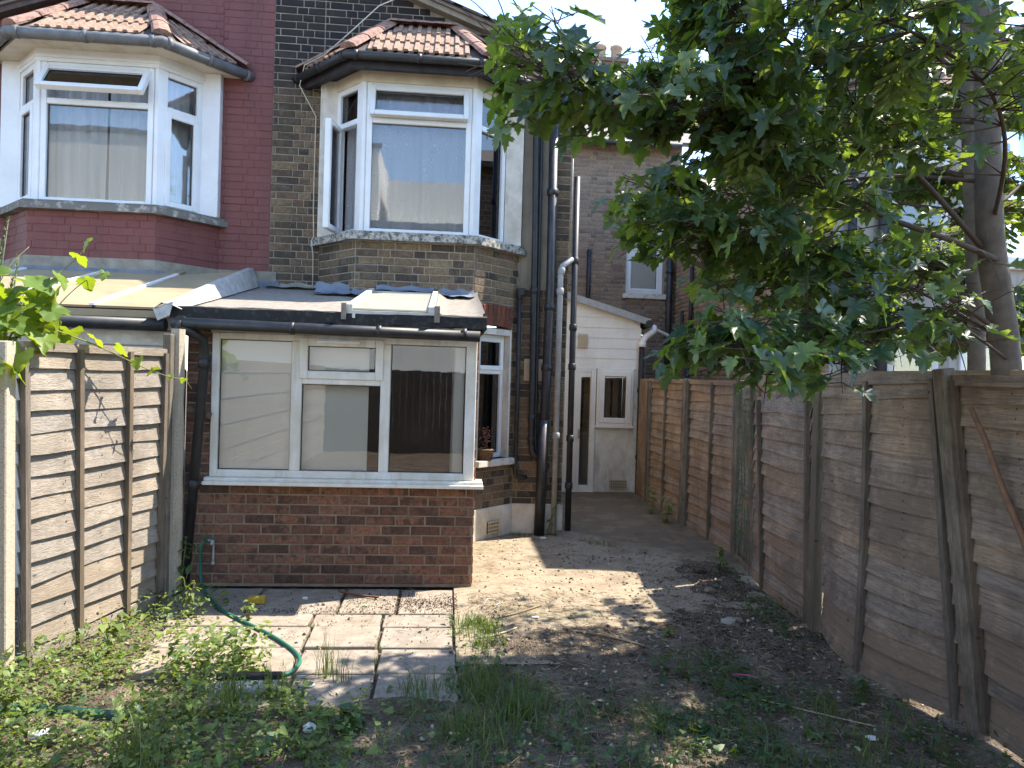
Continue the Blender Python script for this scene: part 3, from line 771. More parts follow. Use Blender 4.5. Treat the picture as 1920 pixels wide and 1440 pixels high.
def bay(root, s, wallm, brickm, left):
    X = lambda d: PX + s * d
    P = [(X(.50), YW), (X(.925), YB), (X(2.07), YB), (X(2.545), YW)]
    if s < 0: P = P[::-1]
    def off(d, zin=0):       # bay outline moved outwards by d
        out = []
        nr = []
        for a, b_ in zip(P[:-1], P[1:]):
            L = math.hypot(b_[0] - a[0], b_[1] - a[1]); nr.append(((b_[1] - a[1]) / L, -(b_[0] - a[0]) / L))
        out.append((P[0][0] + nr[0][0] * d - nr[0][1] * 0, P[0][1]))
        k = d / nr[0][0] if abs(nr[0][0]) > .1 else d
        out[0] = (P[0][0] - d / abs(nr[0][0]), YW)
        for i in (1, 2):
            n0, n1 = nr[i - 1], nr[i]; c = 1 + n0[0] * n1[0] + n0[1] * n1[1]
            out.append((P[i][0] + d * (n0[0] + n1[0]) / c, P[i][1] + d * (n0[1] + n1[1]) / c))
        out.append((P[3][0] + d / abs(nr[2][0]), YW))
        return out
    faces = []
    for a, b_ in zip(P[:-1], P[1:]):
        faces.append((a, math.atan2(b_[1] - a[1], b_[0] - a[0]), math.hypot(b_[0] - a[0], b_[1] - a[1])))
    # masonry below the sill
    zlo = 2.2
    wb = MB().prism([(p[0], p[1]) for p in P] + [(P[3][0], YW + .1), (P[0][0], YW + .1)], zlo, 2.905 if not left else 3.055).build('bay_apron', wallm, root)
    br = Bricks(wb, brickm, 0.006 if not left else 0.004, 0.011 if not left else 0.006, gu=None if not left else .0015)
    for (a, an, L) in faces: br.lay(a, an, L, 2.30 if not left else 2.62, 2.905 if not left else 3.055, 'flemish')
    br.done(200)
    # sill
    o1, o2 = off(0.075), off(-0.06)
    zs = 2.905 if not left else 3.055
    sb = MB(); sb.prism(o1 + off(-.12)[::-1], zs, zs + .06); sb.prism(off(0.05) + off(-.13)[::-1], zs + .06, zs + .085)
    sb.build('sill', 'stone_sill' if not left else 'grey_sill', root)
    # window storey
    Q = off(-0.085)
    zb, zt, ztr = zs + .08, 4.445, 4.085
    W = []
    for (px_, sg) in ((P[0][0], 1), (P[3][0], -1)):
        x0, x1 = sorted((px_ - sg * 0.01, px_ + sg * 0.17)); MB().box(x0, x1, YW - 0.10, YW + 0.10, zb, 4.56, 0.006).build('jamb', 'white_render' if not left else 'white_upvc', root)
    for i, nm in enumerate(('cant', 'front', 'cant')):
        a, b_ = Q[i], Q[i + 1]
        L = math.hypot(b_[0] - a[0], b_[1] - a[1]); an = math.atan2(b_[1] - a[1], b_[0] - a[0])
        k0, k1 = (0.11, L - 0.03) if i == 0 else ((0.03, L - 0.03) if i == 1 else (0.03, L - 0.11))
        wn = Window(root, (a[0], a[1], 0), an, 'white_upvc', 'glass_bay')
        wn.border(k0, k1, zb, zt, 0.052)
        x0, x1 = k0 + .052, k1 - .052
        wn.bar(x0, x1, ztr - .028, ztr + .028)
        if not left:
            if i == 1:
                wn.sash(x0 - .02, x1 + .02, ztr + .02, zt - .03, 0.05, 'top', R(13))
                wn.pane(x0 - .005, x1 + .005, zb + .05, ztr - .025)
            elif i == 0:
                wn.pane(x0, x1, ztr + .026, zt - .05)
                wn.sash(x0 - .02, x1 + .02, zb + .03, ztr - .02, 0.05, 'left', R(52))
            else:
                wn.pane(x0, x1, ztr + .026, zt - .05); wn.pane(x0, x1, zb + .05, ztr - .025)
        else:
            if i == 1:
                wn.sash(x0 - .02, x1 + .02, ztr + .02, zt - .03, 0.05, 'top', R(36))
                wn.pane(x0, x1, zb + .05, ztr - .025)
            else:
                wn.pane(x0, x1, ztr - .0, zt - .05); wn.sash(x0 - .02, x1 + .02, zb + .03, ztr - .02, 0.055)
        wn.done()
    for p in (Q[1], Q[2]): MB().prism([(p[0] - .05, p[1] + .01), (p[0] - .015, p[1] - .03), (p[0] + .015, p[1] - .03), (p[0] + .05, p[1] + .01), (p[0] + .03, p[1] + .06), (p[0] - .03, p[1] + .06)], zb, zt + .02).build('corner_post', 'white_upvc', root)
    hb = MB(); hb.prism(off(-.045) + off(-.14)[::-1], zt, 4.56)
    if left: hb.prism(off(-.03) + off(-.06)[::-1], zt + .035, zt + .06)
    hb.build('head_board', 'cream_paint' if not left else 'white_upvc', root)
    MB().prism(off(-.12) + [(P[3][0] - .1, YW), (P[0][0] + .1, YW)], zs + .02, zs + .078).build('window_board', 'white_upvc', root)
    MB().prism(off(0.14) + [(P[3][0], YW), (P[0][0], YW)], 4.56, 4.59).build('soffit', 'black_fascia' if not left else 'cream_paint', root)
    # roof
    E_ = off(0.19); ze, zr = 4.635, 5.18
    T1, T2 = (P[1][0] + .24, YW - .02), (P[2][0] - .24, YW - .02)
    if not left: fb = MB().prism(off(0.155) + off(0.10)[::-1], 4.49, 4.64).build('fascia', 'black_fascia', root)
    rb = MB()
    E3 = [(x, y, ze) for x, y in E_]; t1, t2 = (*T1, zr), (*T2, zr)
    rb.slab([E3[1], E3[2], t2, t1], 0.03); rb.slab([E3[0], E3[1], t1], 0.03); rb.slab([E3[2], E3[3], t2], 0.03)
    rf = rb.build('bay_roof', 'dark_tile', root)
    for (a, b_, c) in ((E3[1], E3[2], [E3[1], E3[2], t2, t1]), (E3[0], E3[1], [E3[0], E3[1], t1]), (E3[2], E3[3], [E3[2], E3[3], t2])):
        a, b_ = Vector(a), Vector(b_); u = (b_ - a); L = u.length; u.normalize(); top = Vector(c[-1])
        n_ = u.cross(top - a).normalized(); vv = n_.cross(u).normalized()
        poly = [((Vector(p) - a).dot(u), (Vector(p) - a).dot(vv)) for p in c]
        def inside(x, y):
            r_ = False; j = len(poly) - 1
            for i in range(len(poly)):
                if (poly[i][1] > y) != (poly[j][1] > y) and x < (poly[j][0] - poly[i][0]) * (y - poly[i][1]) / (poly[j][1] - poly[i][1] + 1e-9) + poly[i][0]: r_ = not r_
                j = i
            return r_
        for row in range(4):
            y = row * 0.30 - 0.02
            x = 0.08
            while x < L:
                if inside(x - .07, y + .20) and inside(x + .07, y + .20):
                    M = Matrix((u, vv, n_)).transposed().to_4x4(); M.translation = a + u * x + vv * y + n_ * random.uniform(0, .003)
                    o = bpy.data.objects.new('roof_tile', TILE); col.objects.link(o); o.matrix_world = M; o.parent = rf
                x += 0.19
    rp = lambda p, q, t: tuple(p[k] + (q[k] - p[k]) * t for k in range(3))
    def hip(p, q, n, r_=0.085, lift=0.02):
        for i in range(n):
            a, b_ = Vector(rp(p, q, i / n)), Vector(rp(p, q, (i + 1.06) / n)); d = (b_ - a).normalized()
            sd = d.cross(Vector((0, 0, 1))).normalized(); nn = sd.cross(d)
            v = []
            for c_ in (a, b_):
                for k in range(6):
                    t = math.pi * k / 5; rr = r_ * (1.06 if c_ is a else 0.94)
                    v.append(tuple(c_ + sd * math.cos(t) * rr + nn * (math.sin(t) * rr * .62 + lift)))
            ff = [(k, k + 1, 7 + k, 6 + k) for k in range(5)] + [tuple(range(6)), tuple(range(6, 12))[::-1]]
            m_ = MB(); m_.add(v, ff, False); m_.build('hip_tile', 'ridge_tile', rf)
    hip(E3[1], t1, 3); hip(E3[2], t2, 3)
    hip((E3[0][0], YW - .06, ze + .0), (t1[0], YW - .06, zr), 3, .07); hip((E3[3][0], YW - .06, ze), (t2[0], YW - .06, zr), 3, .07)
    hip((t1[0], YW - .06, zr), (t2[0], YW - .06, zr), 3, .07)
    # gutter
    gm = 'black_plastic' if not left else 'grey_gutter'
    gp = [(x, y, 4.585) for x, y in off(0.215)]
    gb = MB()
    gr_ = .040 if not left else .050
    gb.tube(gp, gr_, 10)
    for (p, q) in zip(gp[:-1], gp[1:]):
        for t in (0.06, 0.5, 0.94):
            c = Vector(rp(p, q, t)); d = (Vector(q) - Vector(p)).normalized(); gb.tube([c - d * .02, c + d * .02], gr_ + .006, 10)
    gb.build('gutter', gm, root)
    return P, off

# ---- stock brick house
hc = thing('brick_house', 'soot-stained brown brick house with white bay window behind the lean-to', 'house', (0, YW, 0))
wl = MB()
A0, D0 = PX + .50, PX + 2.545
xz_wall(wl, [(PX, 2.0), (A0, 2.0), (A0, gable(A0)), (PX, gable(PX))], YW, 0.22)
xz_wall(wl, [(A0, 4.57), (D0, 4.57), (D0, gable(D0)), (A0, gable(A0))], YW, 0.22)
xz_wall(wl, [(D0, 0), (1.24, 0), (1.24, gable(1.24)), (D0, gable(D0))], YW, 0.22)
wl.box(1.02, 1.24, YW + .22, 13.4, 0, 4.83)
wall_c = wl.build('wall', 'mortar', hc)
br = Bricks(wall_c, 'stock_brick')
br.lay((PX, YW), 0, A0 - PX, 2.25, 6.0, 'flemish', keep=lambda u, z: z < gable(PX + u) - .06)
br.lay((A0, YW), 0, D0 - A0, 4.50, 6.0, 'flemish', keep=lambda u, z: z < gable(A0 + u) - .06)
br.lay((D0, YW), 0, 1.24 - D0, 0.30, 5.2, 'flemish', holes=[(0.02, 0.33, 2.55, 4.8)], keep=lambda u, z: z < gable(D0 + u) - .06)
Pc, offc = bay(hc, 1, 'mortar', 'stock_brick', False)
# ground-floor bay: only its right cant shows beside the lean-to
C0, D_ = Pc[2], Pc[3]
can = math.atan2(D_[1] - C0[1], D_[0] - C0[0]); cL = math.hypot(D_[0] - C0[0], D_[1] - C0[1])
gw = MB()
gw.box(Pc[0][0], Pc[0][0] + .2, YB + .3, YW, 0, 2.2)
gm_ = MB(frame_matrix((C0[0], C0[1], 0), can))
gm_.box(0, 0.11, 0, .2, 0, 2.3); gm_.box(0.11, 0.60, 0, .2, 0, .80); gm_.box(.60, cL, 0, .2, 0, 2.3); gm_.box(.11, .60, 0, .2, 2.16, 2.3)
gwo = gm_.build('bay_wall', 'mortar', hc)
brg = Bricks(gwo, 'stock_brick')
brg.lay(C0, can, cL, 0.31, 2.30, 'flemish', holes=[(0.09, 0.615, 0.76, 2.36)])
brg.done(150)
br.done(300)
# brick arch over the window
ar = Bricks(gwo, 'arch_brick')
for i in range(8):
    t = (i + .5) / 8; u = 0.09 + t * 0.525; an = (t - .5) * 0.5
    ctr = Vector((C0[0] + math.cos(can) * u, C0[1] + math.sin(can) * u, 2.225 + 0.03 * (1 - (2 * t - 1) ** 2)))
    nr = Vector((math.sin(can), -math.cos(can), 0)); ctr += nr * .0
    copyobj('arch_brick', brick_mesh(i % 6, 'arch_brick'), ctr, (0, math.pi / 2 + an, can), (0.215, .03, .064), gwo)
rv = MB(frame_matrix((C0[0], C0[1], 0), can))
rv.box(.10, .125, .0, .17, .80, 2.10); rv.box(.585, .612, -.004, .17, .80, 2.12); rv.box(.125, .585, .0, .17, 2.06, 2.12)
rv.build('window_reveal', 'white_render', hc)
sl_ = MB(frame_matrix((C0[0], C0[1], 0), can)); sl_.box(.07, .64, -.07, .17, .735, .80, .006); sl_.build('window_sill', 'white_sill', hc)
wn = Window(hc, (C0[0], C0[1], 0), can)
wn.M = wn.M @ T(0, 0.10, 0); wn.mb.M = wn.M
wn.border(.125, .585, .80, 2.06, .05); wn.bar(.175, .535, 1.66, 1.71)
wn.sash(.155, .555, 1.70, 2.03, .045); wn.pane(.175, .535, .85, 1.66)
wn.done()
# plinth
pl = MB()
pl.box(D0 - .02, 1.255, YW - .02, YW + .05, 0, .315, .006)
pl.M = frame_matrix((C0[0], C0[1], 0), can); pl.box(-.02, cL, -.02, .02, 0, .315, .006)
pl.build('plinth', 'white_render', hc)
ab = MB(frame_matrix((C0[0], C0[1], 0), can)); MB(ab.M).box(.28, .46, -.032, -.018, .05, .17).build('air_brick_backing', 'rubber_and_hole_dark', hc)  # dark backing panel paints the shade inside the vent holes
for i in range(7):
    ab.box(.283 + i * .026, .292 + i * .026, -.040, -.03, .05, .17)
for i in range(4): ab.box(.28, .46, -.043, -.03, .05 + i * .037, .062 + i * .037)
ab.build('air_brick', 'vent_cream', hc)
# smooth rendered strip right of the bay
MB().box(D0 + .02, D0 + .33, YW - .016, YW + .01, 2.55, 4.80, .004).build('render_strip', 'tan_render', hc)
# roof of the wing
for (s, nm) in ((1, 'a'),):
    rm = MB(); rm.slab([(PX, YW - .14, 6.03), (1.46, YW - .14, 6.03 - .36 * 3.295), (1.46, 13.4, 6.03 - .36 * 3.295), (PX, 13.4, 6.03)], .03)
    rfo = rm.build('roof', 'slate', hc)
    i = 0; d = 0
    while d < 3.28:
        x0 = PX + d; x1 = min(x0 + .34, 1.47)
        z0, z1 = 6.045 - .36 * d, 6.045 - .36 * (x1 - PX)
        MB().slab([(x0, YW - .17, z0 + .012), (x1 + .05, YW - .17, z1 - .006), (x1 + .05, YW + .3, z1 - .006), (x0, YW + .3, z0 + .012)], .022).build('verge_tile', 'dark_tile', rfo)
        d += .30
    vm = MB(); vm.slab([(PX, YW - .11, 5.995), (1.40, YW - .11, 5.995 - .36 * 3.235), (1.40, YW + .02, 5.995 - .36 * 3.235), (PX, YW + .02, 5.995)], .05); vm.build('verge_mortar', 'tan_render', rfo)
MB().tube([(1.36, YW - .1, 4.80), (1.36, 13.3, 4.80)], .055, 10).build('gutter', 'black_plastic', hc)
# pipes
yf = YW - .06
pipe(hc, 'downpipe', [(1.32, YW - .05, 4.78), (1.20, yf, 4.72), (0.80, yf, 4.62), (0.84, yf - .02, 4.50), (0.865, yf - .02, 3.2), (0.89, yf - .02, 1.0), (.90, yf - .03, .86), (.96, yf - .05, .80)], .032, 'black_plastic', 12, [(4, .3), (5, .1), (4, .9)])
pipe(hc, 'downpipe', [(0.905, yf + .0, 4.5), (0.915, yf + .0, 3.2), (0.935, yf + .0, 1.0), (.95, yf - .02, .86)], .018, 'black_plastic', 8)
pipe(hc, 'soil_pipe', [(1.03, yf - .02, 4.35), (1.045, yf - .02, 2.6), (1.03, yf - .03, 1.70), (1.0, yf - .03, 0.02)], .047, 'black_iron', 14, [(0, .45), (1, .25), (1, .95), (2, .6)])
pipe(hc, 'soil_pipe_base', [(1.015, yf - .035, 1.2), (1.0, yf - .035, 0.0)], .055, 'black_iron', 14)
pipe(hc, 'grey_waste_pipe', [(1.30, YW + .05, 2.90), (1.26, YW - .05, 2.88), (1.16, yf - .03, 2.80), (1.145, yf - .03, 2.70), (1.15, yf - .03, 0.02)], .031, 'grey_plastic', 12, [(3, .06), (3, .62), (2, .5)])
pipe(hc, 'corner_downpipe', [(1.30, YW - .02, 3.75), (1.305, YW - .02, 2.0), (1.31, YW - .03, 0.02)], .033, 'black_plastic', 12, [(0, .5), (1, .12), (1, .5), (1, .75), (0, .9)])
pipe(hc, 'flank_pipe', [(1.262, YW + .06, 4.2), (1.262, YW + .06, 2.9)], .008, 'grey_plastic', 8)
pipe(hc, 'small_waste_pipe', [(.725, yf, 2.50), (.735, yf, 1.4), (.735, yf, .64), (.76, yf, .60), (.86, yf, .60)], .022, 'black_plastic', 10, [(0, .02), (1, .95)])
MB().box(.705, .775, yf - .03, yf + .03, 2.48, 2.56, .006).build('pipe_hopper', 'black_plastic', hc)
vb = MB(); vb.box(.80, 1.0, YW - .025, YW - .004, 1.60, 1.83, .004)
for i in range(9): vb.box(.815, .985, YW - .034, YW - .02, 1.618 + i * .022, 1.63 + i * .022)
vb.build('air_vent', 'vent_cream', hc)
# cables
pipe(hc, 'cable', [(-.46, YW - .16, 5.48), (-.78, YW - .2, 5.30), (-1.0, 7.42, 4.98), (-1.30, 7.55, 4.76), (-1.50, 7.62, 4.68), (-1.56, 7.70, 4.50), (-1.40, YW - .03, 4.22), (-1.40, YW - .03, 3.3), (-1.39, YW - .03, 3.0), (-1.40, YW - .09, 2.95), (-1.39, YW - .03, 2.8), (-1.385, YW - .03, 2.42)], .006, 'cable_white', 6)
# inside of the first-floor room
im = MB(); im.box(-1.45, .82, YW + 2.2, YW + 2.3, 2.5, 4.8); im.box(-1.5, -1.42, YW + .22, YW + 2.2, 2.5, 4.8); im.box(.80, .9, YW + .22, YW + 2.2, 2.5, 4.8); im.box(-1.5, .9, YW + .22, YW + 2.3, 2.75, 2.85); im.box(-1.5, .9, YW + .23, YW + 2.3, 4.65, 4.75)
im.build('room_wall', 'interior_grey', hc)
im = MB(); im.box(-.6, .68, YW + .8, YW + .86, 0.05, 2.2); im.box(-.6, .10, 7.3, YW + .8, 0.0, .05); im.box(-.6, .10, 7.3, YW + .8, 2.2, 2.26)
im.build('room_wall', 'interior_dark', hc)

# ---- red painted house
hr = thing('red_painted_house', 'red painted brick house with grey-guttered white bay window at the left', 'house', (-3.2, YW, 0))
wl = MB()
a0, d0 = PX - .50, PX - 2.545
xz_wall(wl, [(a0, 2.0), (PX, 2.0), (PX, gable(PX)), (a0, gable(a0))], YW - .003, 0.22)
xz_wall(wl, [(d0, 4.57), (a0, 4.57), (a0, gable(a0)), (d0, gable(d0))], YW - .003, 0.22)
xz_wall(wl, [(-4.91, 1.5), (d0, 1.5), (d0, gable(d0)), (-4.91, gable(-4.91))], YW - .003, 0.22)
wl.box(-4.91, -4.7, YW + .22, 13.4, 0, 4.83)
wall_r = wl.build('wall', 'red_paint', hr)
br = Bricks(wall_r, 'red_paint', 0.0045, 0.006, gu=.0015)
kf = lambda ox: (lambda u, z: z < gable(ox + u) - .06)
br.lay((a0, YW - .003), 0, PX - a0, 2.62, 6.0, 'flemish', keep=kf(a0))
br.lay((d0, YW - .003), 0, a0 - d0, 4.52, 6.0, 'flemish', keep=kf(d0))
br.lay((-4.91, YW - .003), 0, d0 + 4.91, 2.62, 5.4, 'flemish', keep=kf(-4.91))
Pr, offr = bay(hr, -1, 'red_paint', 'red_paint', True)
br.done(300)
rm = MB(); rm.slab([(-5.13, YW - .14, 6.03 - .36 * 3.295), (PX, YW - .14, 6.03), (PX, 13.4, 6.03), (-5.13, 13.4, 6.03 - .36 * 3.295)], .03)
rfo = rm.build('roof', 'slate', hr)
d = 0.02
while d < 3.28:
    x1 = PX - d; x0 = max(x1 - .34, -5.14)
    z1, z0 = 6.045 - .36 * d, 6.045 - .36 * (PX - x0)
    MB().slab([(x0 - .05, YW - .17, z0 - .006), (x1, YW - .17, z1 + .012), (x1, YW + .3, z1 + .012), (x0 - .05, YW + .3, z0 - .006)], .022).build('verge_tile', 'dark_tile', rfo)
    d += .30
MB().slab([(-5.0, YW - .11, 5.995 - .36 * 3.165), (PX, YW - .11, 5.995), (PX, YW + .02, 5.995), (-5.0, YW + .02, 5.995 - .36 * 3.165)], .05).build('verge_mortar', 'dark_tile', rfo)
# cement band and lead over the neighbour's roof
cm = MB()
cm.prism(offr(.012) + [(Pr[3][0], YW + .02), (Pr[0][0], YW + .02)], 2.535, 2.63); cm.box(Pr[3][0], PX + .08, YW - .02, YW + .0, 2.53, 2.63); cm.box(-4.9, Pr[0][0], YW - .02, YW, 2.53, 2.63)
cm.build('cement_band', 'cement', hr)
lm = MB()
lm.prism(offr(.035) + [(Pr[3][0], YW + .02), (Pr[0][0], YW + .02)], 2.40, 2.532); lm.box(Pr[3][0] + .02, PX + .12, YW - .05, YW - .022, 2.38, 2.528); lm.box(-4.9, Pr[0][0] - .02, YW - .05, YW - .022, 2.38, 2.528)
lm.build('lead_flashing', 'lead', hr)
gp = offr(.215)
pipe(hr, 'downpipe', [(gp[0][0], YW - .1, 4.57), (gp[0][0] + .02, YW - .12, 4.45), (gp[0][0] - .10, YW - .06, 4.35), (gp[0][0] - .12, YW - .06, 2.6)], .04, 'black_plastic', 10, [(0, .2), (1, .9)])
im = MB(); im.box(-4.5, -2.2, YW + 2.2, YW + 2.3, 2.5, 4.8); im.box(-4.55, -4.45, YW + .22, YW + 2.2, 2.5, 4.8); im.box(-2.2, -2.1, YW + .22, YW + 2.2, 2.5, 4.8); im.box(-4.5, -2.1, YW + .22, YW + 2.3, 2.75, 2.85); im.box(-4.5, -2.1, YW + .23, YW + 2.3, 4.65, 4.75)
im.build('room_wall', 'interior_grey', hr)

# ---- curtains and things inside the bays
def curtain(name, label, pts, z0, z1, m, amp=.03, waves=9, gather=1.0, zoff=0):
    xs_ = []
    n = 70; pts = [Vector(p) for p in pts]
    ln = [0]
    for a, b_ in zip(pts[:-1], pts[1:]): ln.append(ln[-1] + (b_ - a).length)
    v, f = [], []; rows_ = 9
    for j in range(rows_):
        t = j / (rows_ - 1); z = z0 + (z1 - z0) * t
        for i in range(n + 1):
            sdist = ln[-1] * i / n
            k = max(q_ for q_ in range(len(ln) - 1) if ln[q_] <= sdist + 1e-6)
            lt = (sdist - ln[k]) / (ln[k + 1] - ln[k]); p = pts[k].lerp(pts[k + 1], lt); d = (pts[k + 1] - pts[k]).normalized(); nn = Vector((d.y, -d.x, 0))
            p = p + nn * (amp * math.sin(i / n * waves * 6.28 + .6 * math.sin(t * 3 + i * .13)) * (1 - .25 * t) + .01 * math.sin(i * 1.7))
            v.append((p.x, p.y, z))
    for j in range(rows_ - 1):
        for i in range(n): f.append((j * (n + 1) + i, j * (n + 1) + i + 1, (j + 1) * (n + 1) + i + 1, (j + 1) * (n + 1) + i))
    mb = MB(); mb.add(v, f, True); return tag(mb.build(name, m), label, 'curtain')
q_ = offc(-.20)
curtain('net_curtain', 'swirl-patterned white net curtain behind the brick house bay window', [(p[0], p[1], 0) for p in q_], 3.0, 4.48, 'net_curtain', .022, 13)
q_ = offr(-.21)
curtain('curtain', 'plain white curtain drawn across the right half of the red house window', [(q_[2][0] - .42, q_[2][1], 0), (q_[2][0], q_[2][1], 0), (q_[3][0], q_[3][1], 0)], 3.1, 4.5, 'plain_curtain', .035, 7)
curtain('curtain', 'plain white curtain at the left half of the red house window', [(q_[0][0], q_[0][1], 0), (q_[1][0], q_[1][1], 0), (q_[1][0] + .50, q_[1][1], 0)], 3.1, 4.5, 'plain_curtain', .035, 8)
def bottle(x, y, z, h, m, label):
    b_ = thing('bottle', label, 'bottle', (x, y, z))
    MB().tube([(x, y, z), (x, y, z + .005), (x, y, z + h * .55), (x, y, z + h * .72), (x, y, z + h * .78)], [.033, .036, .036, .016, .014], 12).build('bottle_body', m, b_)
    MB().tube([(x, y, z + h * .78), (x, y, z + h * .9), (x + .03, y, z + h)], [.016, .014, .008], 8).build('cap', 'yellow_foam', b_)
bx, by = C0[0] + .13, C0[1] + .13 + .04
bottle(.30, 7.55, 2.985, .24, 'bottle_green', 'yellow-green spray bottle on the sill inside the right bay pane')
bottle(.38, 7.63, 2.985, .16, 'bottle_teal', 'small teal bottle beside the yellow-green one in the bay')
# ------------------------------------------------------------------ rear lean-to of red brick with white windows
YE = 5.76; XL, XR = -1.93, 0.235
ex = thing('rear_extension', 'red brick lean-to with wide white window and felt roof in front of the bay', 'extension', (-.85, YE, 0))
wm = MB(); wm.box(XL, XR, YE, YE + .1, 0, .772); wm.box(XL, -1.75, YE, YE + .1, .772, 1.98); wm.box(XR - .1, XR, YE + .1, YB - .01, 0, 2.0); wm.box(XL, XL + .1, YE + .1, YW - .01, 0, 2.02)
ew = wm.build('wall', 'mortar_red', ex)
br = Bricks(ew, 'red_brick', .006, .012)
br.lay((XL, YE), 0, XR - XL, 0.02, .772, 'stretcher')
br.lay((XL, YE), 0, .18, .772, 1.98, 'stretcher')
br.lay((XR, YE), math.pi / 2, 1.3, 0.02, 1.95, 'stretcher')
br.done(300)
# sill, frame
sm = MB(); sm.box(-1.775, .30, YE - .10, YE + .10, .772, .80, .004); sm.box(-1.77, .295, YE - .075, YE + .1, .80, .825, .004); sm.build('window_sill', 'grubby_upvc', ex)
wn = Window(ex, (0, YE, 0), 0, 'grubby_upvc', 'glass_clear', 'wide white window in three bays with a small top opener')
z0, z1 = .825, 1.905
wn.bar(-1.745, -1.69, z0, z1); wn.bar(.145, .228, z0, z1); wn.bar(-1.69, .145, z0, z0 + .055); wn.bar(-1.69, .145, z1 - .05, z1)
wn.bar(-1.165, -1.085, z0 + .055, z1 - .05); wn.bar(-.50, -.425, z0 + .055, z1 - .05)
wn.bar(-1.085, -.50, 1.535, 1.59)
wn.pane(-1.69, -1.165, z0 + .055, z1 - .05); wn.pane(-.425, .145, z0 + .055, z1 - .05); wn.pane(-1.085, -.50, z0 + .055, 1.535)
wn.sash(-1.105, -.48, 1.575, 1.885, .062)
wo = wn.done()
MB().box(-.98, -.66, YE - .062, YE - .045, 1.845, 1.868, .004).build('trickle_vent', 'white_upvc', wo)
# return frame on the right side
MB().box(.150, .232, YE + .036, YB - .02, .825, .88).box(.150, .232, YE + .036, YB - .02, 1.86, 1.905).box(.150, .232, YB - .10, YB - .02, .88, 1.86).build('side_frame', 'grubby_upvc', ex)
MB().box(-1.76, .24, YE - .02, YE + .08, 1.905, 1.97, .003).build('head_board', 'cream_paint', ex)
# roof
def rz(y): return 2.045 + (y - 5.56) * .19
rm = MB()
rm.slab([(-1.97, 5.56, rz(5.56)), (.27, 5.56, rz(5.56)), (.27, YB, rz(YB)), (-.905, YB, rz(YB)), (-1.33, YW, rz(YW)), (-1.97, YW, rz(YW))], .05)
roof = rm.build('roof', 'felt', ex)
em = MB()
rd = random.Random(3); n = 28; v = []
for i in range(n + 1):
    x = -1.985 + 2.27 * i / n
    v += [(x, 5.565, 2.078 + rd.uniform(-.004, .004)), (x, 5.535 + rd.uniform(-.006, .006), 2.066 + rd.uniform(-.006, .004)), (x, 5.535 + rd.uniform(-.006, .006), 1.985 + rd.uniform(-.012, .006)), (x, 5.60, 1.985)]
em.add(v, [(i * 4 + k, i * 4 + k + 1, i * 4 + k + 5, i * 4 + k + 4) for i in range(n) for k in range(3)], False)
em.box(.262, .285, 5.55, YB - .02, 1.98, rz(5.56) + .01)
em.build('felt_edge', 'felt_edge', roof)
# wrinkled felt patch and upstand right of the rooflight
pm = MB(); n = 14; v = []
for j in range(6):
    y = 5.57 + (YB - 5.6) * j / 5
    for i in range(n + 1):
        x = -.10 + .37 * i / n
        zz = rz(y) + .012 + .05 * max(0, 1 - i / 3) + .045 * max(0, (i - 10) / 4) ** 2 + rd.uniform(0, .006) + (.03 if j == 5 else 0)
        v.append((x, y, zz))
pm.add(v, [(j * (n + 1) + i, j * (n + 1) + i + 1, (j + 1) * (n + 1) + i + 1, (j + 1) * (n + 1) + i) for j in range(5) for i in range(n)], True)
pm.build('felt_patch', 'felt', roof)
# rooflight
sk = MB()
def bar3(mb, x0, x1, y0, y1, h0, h1):
    v = [(x, y, rz(y) + h) for y in (y0, y1) for x in (x0, x1) for h in (h0, h1)]
    mb.add(v, [(0, 1, 3, 2), (4, 6, 7, 5), (0, 4, 5, 1), (2, 3, 7, 6), (1, 5, 7, 3), (0, 2, 6, 4)])
bar3(sk, -.745, -.70, 5.54, 7.08, 0, .09); bar3(sk, -.15, -.105, 5.54, 7.08, 0, .09); bar3(sk, -.70, -.15, 5.54, 5.58, -.01, .045); bar3(sk, -.70, -.15, 7.03, 7.08, 0, .07)
sko = sk.build('rooflight', 'old_white_wood', ex)
gl = MB(); bar3(gl, -.70, -.15, 5.55, 7.03, .052, .062); gl.build('pane', 'skylight_pane', sko)
fl = MB(); bar3(fl, -.78, -.745, 5.52, 5.60, -.02, .10); bar3(fl, -.105, -.065, 5.52, 5.60, -.02, .10); fl.build('corner_felt', 'felt', sko)
# lead pieces against the bay
def curl(name, x0, x1, y, z, h, d, m='lead'):
    n = 10; v = []
    for i in range(n + 1):
        x = x0 + (x1 - x0) * i / n; e = .012 * math.sin(i * 1.3)
        v += [(x, y, z + h + e), (x, y - .015, z + h * .5), (x, y - d * .5 + e, z + .02), (x, y - d + e, z + e * .6 + .008)]
    mb = MB(); mb.add(v, [(i * 4 + k, i * 4 + k + 1, i * 4 + k + 5, i * 4 + k + 4) for i in range(n) for k in range(3)], True); return mb.build(name, m, ex)
curl('lead_flashing', -1.28, -.93, YB - .0 + .06, rz(YB) - .01, .13, .22)
curl('lead_flashing', -.93, -.72, YB - .008, rz(YB - .1), .08, .24)
curl('lead_flashing', -.70, -.15, YB - .008, rz(YB - .02) + .05, .06, .08)
curl('lead_flashing', -.09, .24, YB - .008, rz(YB - .02), .10, .26)
curl('lead_flashing', -1.84, -1.33, YW - .012, rz(YW - .02), .06, .10, 'cement')
